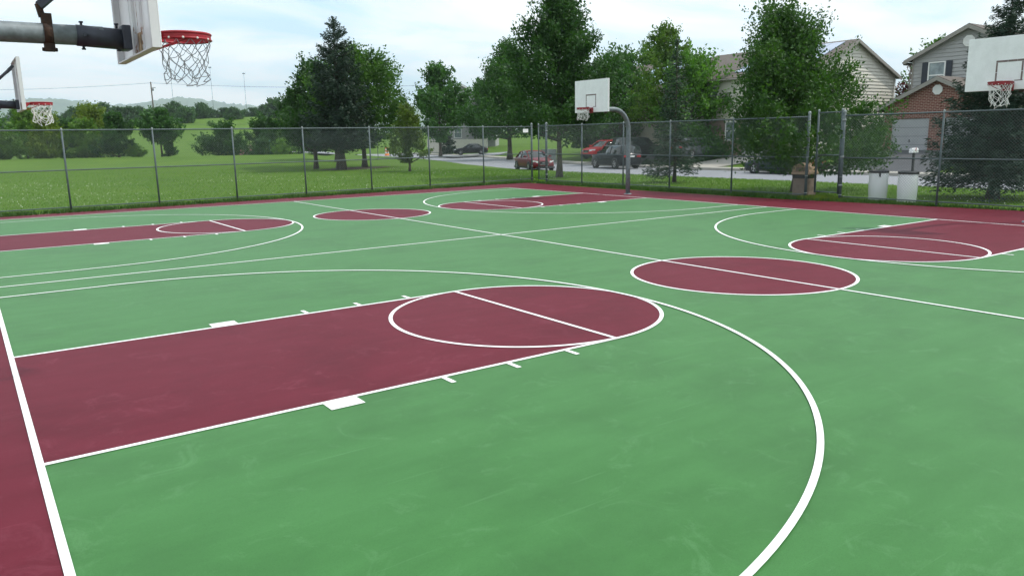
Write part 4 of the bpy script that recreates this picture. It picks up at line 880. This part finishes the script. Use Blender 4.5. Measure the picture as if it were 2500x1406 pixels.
# ------------------------------------------------------------------ cars
def car(label, x, y, ang, paint, kind='sedan', cat='car', z=None, rim=None):
    """local +x = forward; ang = heading azimuth from +Y towards +X"""
    rz = math.pi / 2 - R(ang); z = tz(x, y) if z is None else z
    t = thing('parked_car', label, cat, (x, y, z), rz, None)
    if kind == 'sedan': Lh, W, H, belt = 2.3, .9, 1.43, .94
    elif kind == 'hatch': Lh, W, H, belt = 2.1, .88, 1.50, .98
    else: Lh, W, H, belt = 2.28, .92, 1.70, 1.10
    # body loft
    if kind == 'sedan': st = [(-1, .62, .70, .42), (-.985, .86, .80, .28), (-.9, .98, .86, .22), (-.62, 1.0, .98, .2), (-.3, .97, 1, .2), (.2, .96, 1, .2), (.42, .93, .99, .2), (.62, .86, .97, .2), (.85, .76, .90, .2), (.97, .64, .8, .24), (1, .5, .70, .34)]
    elif kind == 'hatch': st = [(-1, .7, .74, .42), (-.985, .95, .84, .28), (-.9, 1.02, .92, .22), (-.5, 1.02, 1, .2), (0, 1.0, 1, .2), (.35, .98, .99, .2), (.62, .92, .96, .2), (.86, .80, .90, .2), (.97, .66, .8, .24), (1, .52, .7, .34)]
    else: st = [(-1, .85, .76, .48), (-.985, 1.08, .88, .34), (-.9, 1.14, .96, .28), (-.5, 1.14, 1, .26), (0, 1.13, 1, .26), (.35, 1.11, .99, .26), (.6, 1.06, .97, .26), (.86, .96, .92, .26), (.97, .80, .84, .32), (1, .66, .76, .42)]
    mb = MB(); v = []; k = 12
    for fx_, zt, wf, zb in st:
        w = W * wf; X = fx_ * Lh; m_ = (zt - zb)
        half = [(w * .0, zb), (w * .9, zb), (w * .985, zb + m_ * .18), (w, zb + m_ * .45), (w * .975, zb + m_ * .78), (w * .90, zt - .015), (w * .0, zt + .03)]
        ringp = half + [(-a, b) for a, b in half[-2:0:-1]]; k = len(ringp); v += [(X, a, b) for a, b in ringp]
    f = [(i * k + j, i * k + (j + 1) % k, (i + 1) * k + (j + 1) % k, (i + 1) * k + j) for i in range(len(st) - 1) for j in range(k)] + [tuple(range(k)), tuple(range((len(st) - 1) * k, len(st) * k))]
    mb.add(v, f, True); body = mb.obj('body', paint, t)
    # greenhouse
    if kind == 'sedan': lv = [(-.78, .46, belt - .03, .84), (-.62, .30, belt + .2, .77), (-.46, .16, H - .10, .67), (-.40, .10, H - .03, .60)]
    elif kind == 'hatch': lv = [(-.95, .46, belt - .03, .86), (-.88, .28, belt + .22, .79), (-.80, .12, H - .10, .68), (-.74, .05, H - .03, .60)]
    else: lv = [(-.955, .45, belt - .03, .88), (-.93, .33, belt + .24, .82), (-.90, .21, H - .10, .72), (-.86, .14, H - .03, .64)]
    v = []; 
    for a, b, z_, w in lv:
        w = W * w / .9; v += [(a * Lh, -w * .93, z_), (a * Lh * .55 + b * Lh * .45 - .5, -w, z_), (b * Lh * .6 + a * Lh * .4, -w, z_), (b * Lh - .02, -w * .8, z_), (b * Lh + .06, 0, z_), (b * Lh - .02, w * .8, z_), (b * Lh * .6 + a * Lh * .4, w, z_), (a * Lh * .55 + b * Lh * .45 - .5, w, z_), (a * Lh, w * .93, z_), (a * Lh - .04, 0, z_)]
    k = 10; mb = MB(); mb.add(v, [(i * k + j, i * k + (j + 1) % k, (i + 1) * k + (j + 1) % k, (i + 1) * k + j) for i in range(3) for j in range(k)] + [tuple(range(3 * k, 4 * k))], True); mb.obj('windows', M['carglass'], t)
    a, b, z_, w = lv[3]; a0, b0, z0_, w0 = lv[2]; w = W * w / .9; w0 = W * w0 / .9; mb = MB()
    rv = [(a0 * Lh + .02, -w0 * .95, z0_ + .015), (b0 * Lh - .1, -w0 * .96, z0_ + .015), (b0 * Lh, 0, z0_ + .03), (b0 * Lh - .1, w0 * .96, z0_ + .015), (a0 * Lh + .02, w0 * .95, z0_ + .015), (a0 * Lh - .03, 0, z0_ + .03)]
    tv = [(a * Lh, -w * .9, H - .012), (b * Lh, -w * .9, H - .012), (b * Lh + .03, 0, H + .015), (b * Lh, w * .9, H - .012), (a * Lh, w * .9, H - .012), (a * Lh - .03, 0, H + .015)]
    mb.add(rv + tv, [(i, (i + 1) % 6, 6 + (i + 1) % 6, 6 + i) for i in range(6)] + [(6, 7, 8, 11), (11, 8, 9, 10)], True); mb.obj('roof', paint, t)
    for sg in (1, -1):
        wl, wt = W * lv[0][3] / .9, W * lv[2][3] / .9; xm = (lv[0][0] + lv[0][1]) / 2 * Lh
        MB().bar((lv[0][1] * Lh - .04, sg * wl * .86, lv[0][2]), (lv[2][1] * Lh - .12, sg * wt * .92, lv[2][2] + .03), .07, .05).obj('pillar', paint, t)
        MB().bar((lv[0][0] * Lh + .05, sg * wl * .95, lv[0][2]), (lv[2][0] * Lh + .05, sg * wt * .96, lv[2][2] + .03), .13 if kind != 'sedan' else .1, .06).obj('pillar', paint, t)
        MB().bar((xm - .1, sg * (wl + .005), lv[0][2]), (xm - .16, sg * (wt + .01), lv[2][2] + .02), .06, .02).obj('pillar', paint, t)
    for sg in (1, -1):
        MB().box((lv[0][1] * Lh - .32, sg * W * .93 - .0, belt + .0), (lv[0][1] * Lh - .18, sg * (W + .16), belt + .13)).obj('mirror', paint, t, bevel=.03)
    # ends
    zh = st[-3][1]; xf = Lh * .975
    for sg in (1, -1):
        mb = MB(); mb.prism([(xf - .26, sg * W * .86, zh - .13), (xf + .0, sg * W * .62, zh - .17), (xf + .015, sg * W * .42, zh - .20), (xf + .015, sg * W * .45, zh - .06), (xf - .05, sg * W * .66, zh - .03), (xf - .30, sg * W * .90, zh - .02)], (.02, sg * .012, .012)); mb.obj('headlight', M['lamp'], t)
        zt_ = st[1][1]; mb = MB(); mb.box((-Lh - .012, sg * W * .42 if sg > 0 else -W * .8, zt_ - .24), (-Lh * .93, sg * W * .8 if sg > 0 else -W * .42, zt_ - .06)); mb.obj('taillight', M['tail'], t, bevel=.02)
    mb = MB(); mb.box((Lh * .96, -W * .34, zh - .28), (Lh + .015, W * .34, zh - .08)); gr = mb.obj('grille', M['blackplastic'], t, bevel=.02)
    mb = MB(); mb.box((Lh * .97, -W * .36, zh - .30), (Lh + .02, W * .36, zh - .275)); mb.box((Lh * .97, -W * .2, zh - .19), (Lh + .02, W * .2, zh - .17)); mb.obj('trim_bar', M['chrome'], gr)
    mb = MB(); zb = st[4][3]; mb.box((-Lh * .86, -W * 1.004, zb - .02), (Lh * .86, W * 1.004, zb + .09)); mb.box((Lh * .9, -W * .7, zb), (Lh * 1.003, W * .7, zb + .14)); mb.obj('sill', M['blackplastic'], t)
    wr = .32 if kind != 'suv' else .37; wb = (-.60 * Lh, .60 * Lh)
    for X in wb:
        for sg in (1, -1):
            yo = sg * (W - .085); mb = MB(); mb.lathe([(wr * .62, -.1), (wr * .95, -.1), (wr, -.06), (wr, .06), (wr * .95, .1), (wr * .62, .1)], (0, 0, 0), 24, 'y'); wh = mb.obj('wheel', M['tyre'], t, (X, yo, wr))
            mb = MB(); mb.lathe([(wr * .66, .085), (wr * .60, .1), (wr * .56, .07)], (0, 0, 0), 24, 'y'); mb.lathe([(0, .095), (wr * .16, .09), (wr * .18, .05)], (0, 0, 0), 12, 'y')
            for q in range(5):
                a = q * 2 * math.pi / 5; mb.bar((wr * .1 * math.cos(a), .082, wr * .1 * math.sin(a)), (wr * .6 * math.cos(a), .085, wr * .6 * math.sin(a)), .05, .03)
            mb.lathe([(0, .04), (wr * .6, .04)], (0, 0, 0), 20, 'y', 1); ro_ = mb.obj('rim', [rim or M['alloy'], M['dark']], wh); ro_.rotation_euler = (0, 0, 0 if sg > 0 else math.pi)
            mb = MB(); mb.lathe([(wr * 1.0, -.02), (wr * 1.17, -.02), (wr * 1.17, .012), (wr * 1.02, .012)], (X, sg * (W - .004), wr), 24, 'y'); mb.obj('wheel_arch', M['blackplastic'], t)
    MB().box((-Lh - .014, -.2, .72 if kind != 'suv' else .85), (-Lh - .004, .2, .84 if kind != 'suv' else .97)).obj('number_plate', M['signwhite'], t)
    return t
def paint(n, c, r=.3): return mat(n, c, r, spec=.25, coat=.08)
ZR = -.10
car('dark red sedan on the near side of the road, front turned to the court', 34.35, 37.6, 198, paint('maroon_paint', (.13, .008, .014)), z=ZR)
car('black crossover parked at the kerb seen from behind, left of the curved hoop pole', 39.75, 34.7, 11, paint('black_blue_paint', (.008, .010, .015)), 'suv', z=ZR)
car('bright red hatchback on the driveway behind the black crossover', 44.6, 41.3, 268, paint('bright_red_paint', (.42, .010, .016)), 'hatch', z=.42)
car('black tall vehicle on the driveway behind the curved pole, front to the right', 45.0, 37.6, 92, paint('black_paint', (.012, .012, .014)), 'suv', z=.42)
car('silver white car half hidden by the thin spruce, beside the middle house', 46.2, 32.6, 95, paint('silver_paint', (.10, .11, .12)), 'hatch', z=.5)
car('dark green car at the kerb under the maple, silver wheel showing', 39.75, 20.2, 0, paint('dark_teal_paint', (.016, .03, .036)), z=ZR)
car('small black sedan on the side street beyond the road bend', 56.6, 81.2, 302, paint('black_sedan_paint', (.012, .013, .017)), z=tz(56.6, 81.2) + .08)
# ------------------------------------------------------------------ bins, boxes, signs
def barrel(x, y, label, tag_=False):
    t = thing('litter_barrel', label, 'barrel', (x, y, 0), 0, 'white barrels behind the fence')
    MB().lathe([(0, .0), (.27, .0), (.285, .03), (.30, .4), (.305, .5), (.30, .6), (.295, .93), (.28, .96)], n=28).obj('drum', M['plastic_white'], t)
    mb = MB(); mb.lathe([(.25, .80), (.27, .965), (.285, 1.0), (.315, .985), (.318, .94), (.312, .915)], n=28); b = mb.obj('bag_rim', M['bag'], t); MB().lathe([(0, .83), (.262, .83)], n=24).obj('bag_liner', M['bag'], t)
    if tag_: MB().prism([(-.28, -.17, .92), (-.25, -.21, .92), (-.26, -.22, .78), (-.30, -.17, .80)], (-.015, -.01, 0)).obj('bag_corner', M['bag'], t)
barrel(25.25, 6.12, 'white barrel nearer the gate with a bag corner hanging over its rim', True)
barrel(25.0, 4.98, 'white barrel farther from the gate, in front of the mailbox')
t = thing('litter_bin', 'square tan litter bin with a sloped hood beside the open gate', 'litter bin', (24.95, 8.75, 0), R(8))
MB().box((-.31, -.31, 0), (.31, .31, .66)).obj('body', M['tanpebble'], t, bevel=.03); MB().box((-.30, -.30, .66), (.30, .30, .80)).obj('liner', M['bag'], t)
mb = MB(); mb.box((-.36, -.36, .80), (.36, .36, .88)); mb.prism([(-.34, -.34, .88), (-.34, .34, .88), (-.34, .30, 1.10), (-.34, .02, 1.22), (-.34, -.26, 1.10)], (.68, 0, 0)); mb.obj('hood', M['tanhood'], t, bevel=.02)
MB().box((-.352, -.18, .92), (-.342, .18, 1.06)).obj('flap', M['tanpebble'], t)
mx_, my_ = 41.6, 13.45; t = thing('mailbox', 'silver mailbox on a dark post at the end of the garage driveway', 'mailbox', (mx_, my_, tz(mx_, my_)))
MB().box((-.05, -.05, -.2), (.05, .05, 1.12)).obj('post', M['blackplastic'], t); mb = MB(); n = 10; pr = [(-.11, 1.12), (-.11, 1.26)] + [(-.11 * math.cos(a), 1.26 + .11 * math.sin(a)) for a in [math.pi * i / n for i in range(1, n)]] + [(.11, 1.26), (.11, 1.12)]
mb.prism([(-.30, a, b) for a, b in pr], (.56, 0, 0)); bx_ = mb.obj('box', M['mail'], t); MB().prism([(-.32, a * .94, 1.12 + (b - 1.12) * .95 + .005) for a, b in pr], (.019, 0, 0)).obj('door', M['signwhite'], bx_)
MB().box((-.05, -.125, 1.2), (.0, -.112, 1.4)).obj('flag', M['rim'], bx_)
ux_, uy_ = 42.6, 46.3; uz = tz(ux_, uy_); t = thing('utility_cabinet', 'grey utility cabinet on the far verge behind the corner gate', 'cabinet', (ux_, uy_, uz + .05), R(-50)); MB().box((-.62, -.4, 0), (.62, .4, 1.15)).obj('casing', M['cabinet'], t, bevel=.02)
for a, b in ((-.6, -.015), (.015, .6)): MB().box((a, -.425, .08), (b, -.401, 1.08)).obj('door', M['cabinet'], t)
MB().box((-.013, -.415, .08), (.013, -.401, 1.1)).obj('door_seam', M['trimwhite'], t)
sx, sy = 39.0, 73.2; t = thing('road_sign', 'white road sign with two black arrows at the roadside left of the small tree', 'sign', (sx, sy, tz(sx, sy)), R(-30)); MB().tube([(0, 0, -.3), (0, 0, 3.35)], .035, 8).obj('post', M['galv'], t); sg_ = MB().box((-.26, -.06, 2.55), (.26, -.04, 3.36)).obj('sign_plate', M['signwhite'], t)
for q in (-.12, .12):
    mb = MB(); mb.prism([(q - .1, -.0605, 3.06), (q + .1, -.0605, 3.06), (q + .025, -.0605, 3.26), (q - .025, -.0605, 3.26)], (0, -.006, 0)); k = -.35 * q
    mb.prism([(q - .045, -.0605, 3.055), (q + .045, -.0605, 3.055), (q + .04 + k, -.0605, 2.72), (q - .04 + k, -.0605, 2.72)], (0, -.006, 0)); mb.obj('arrow', M['signblack'], sg_)
sx, sy = field(110, -.306 * 110); t = thing('street_name_sign', 'green street name sign on a post at the lawn crest', 'sign', (sx, sy, tz(sx, sy)), R(-35)); MB().tube([(0, 0, -.3), (0, 0, 2.25)], .03, 8).obj('post', mat('green_post', (.02, .12, .09), .6), t); MB().box((-.36, -.012, 2.02), (.36, .012, 2.24)).obj('name_blade', M['signgreen'], t); MB().box((-.012, -.2, 1.82), (.012, .2, 2.0)).obj('name_blade', M['signgreen'], t)
sx, sy = 49.9, 92.9; t = thing('traffic_drum', 'orange and white traffic drum beyond the road, half behind the small tree', 'traffic drum', (sx, sy, tz(sx, sy))); MB().lathe([(0, 0), (.36, 0), (.34, .1), (.29, .15), (.24, 1.15), (0, 1.18)], n=18).obj('drum', M['orange'], t)
mb = MB()
for a, b in ((.32, .55), (.75, .95)): f_ = lambda z_: .292 - (z_ - .15) * .05; mb.lathe([(f_(a), a), (f_(b), b)], n=18)
mb.obj('reflective_band', M['signwhite'], t)
# ------------------------------------------------------------------ utility pole, wires, masts
px, py = field(300, -.449 * 300); pz = tz(px, py); pt = 25.0 - pz
t = thing('utility_pole', 'dark wooden utility pole above the far trees at the left', 'utility pole', (px, py, pz)); MB().tube([(0, 0, -.5), (0, 0, pt)], [.30, .22], 10).obj('pole', M['wood'], t); MB().bar((-.2, .1, pt - 2.2), (1.4, -.7, pt - 2.2), .2, .2).obj('crossarm', M['wood'], t); MB().lathe([(.0, -.9), (.28, -.9), (.28, 0), (0, 0)], (.5, -.2, pt - 2.4), 10).obj('transformer', M['galv'], t)
def cable(label, a, b, sag, r=.05):
    a, b = Vector(a), Vector(b); p = [a.lerp(b, i / 16) - Vector((0, 0, sag * 4 * (i / 16) * (1 - i / 16))) for i in range(17)]; return tag(MB().tube([q - a for q in p], r, 5).obj('power_line', M['cable'], None, a), label, 'power line')
ax_, ay_ = field(300, -.75 * 300); bx2, by2 = field(330, -.06 * 330)
cable('thin power line running left from the utility pole', (ax_, ay_, 23.6), (px, py, pz + pt - .4), 1.0); cable('thin power line running right from the utility pole into the trees', (px, py, pz + pt - .4), (bx2, by2, 24.4), 1.6)
a3, b3 = field(190, -.62 * 190), field(200, -.2 * 200)
cable('low cable crossing the field in front of the far trees', (*a3, 7.9), (*b3, 6.6), .5, .035)
for i, (q, d, h, w_, lab) in enumerate([(-.437, 520, 34, 1, 'pale light mast just right of the utility pole'), (-.3855, 520, 36, 1, 'pale light mast in the middle of the field skyline'), (-.3425, 540, 33.5, 1, 'pale light mast nearest the pointed spruce group')]):
    x, y = field(d, .968 * q * d); z = tz(x, y); t = thing('light_mast', lab, 'light mast', (x, y, z), R(-35), 'light masts on the skyline'); hh = h + 14 - z; MB().tube([(0, 0, -1), (0, 0, hh)], [.13, .1], 8).obj('mast', M['galv'], t); MB().box((-.9, -.15, hh - .3), (.9, .15, hh + .3)).obj('lamp_rack', M['galv'], t)
# ------------------------------------------------------------------ haze
hz = MB().box((-9300, -9300, -40), (9300, 9300, 640)).obj('haze', mat('haze_unused', (1, 1, 1)))
hz.data.materials.clear(); hm = bpy.data.materials.new('haze_air'); hm.use_nodes = True; n_ = hm.node_tree.nodes; n_.clear(); vo = n_.new('ShaderNodeVolumePrincipled'); oo = n_.new('ShaderNodeOutputMaterial'); vo.inputs['Color'].default_value = (.84, .95, 1, 1); vo.inputs['Density'].default_value = .00013; vo.inputs['Anisotropy'].default_value = .2
hm.node_tree.links.new(vo.outputs[0], oo.inputs['Volume']); hz.data.materials.append(hm); tag(hz, 'thin pale summer haze over the far hills', 'haze', None, 'stuff')
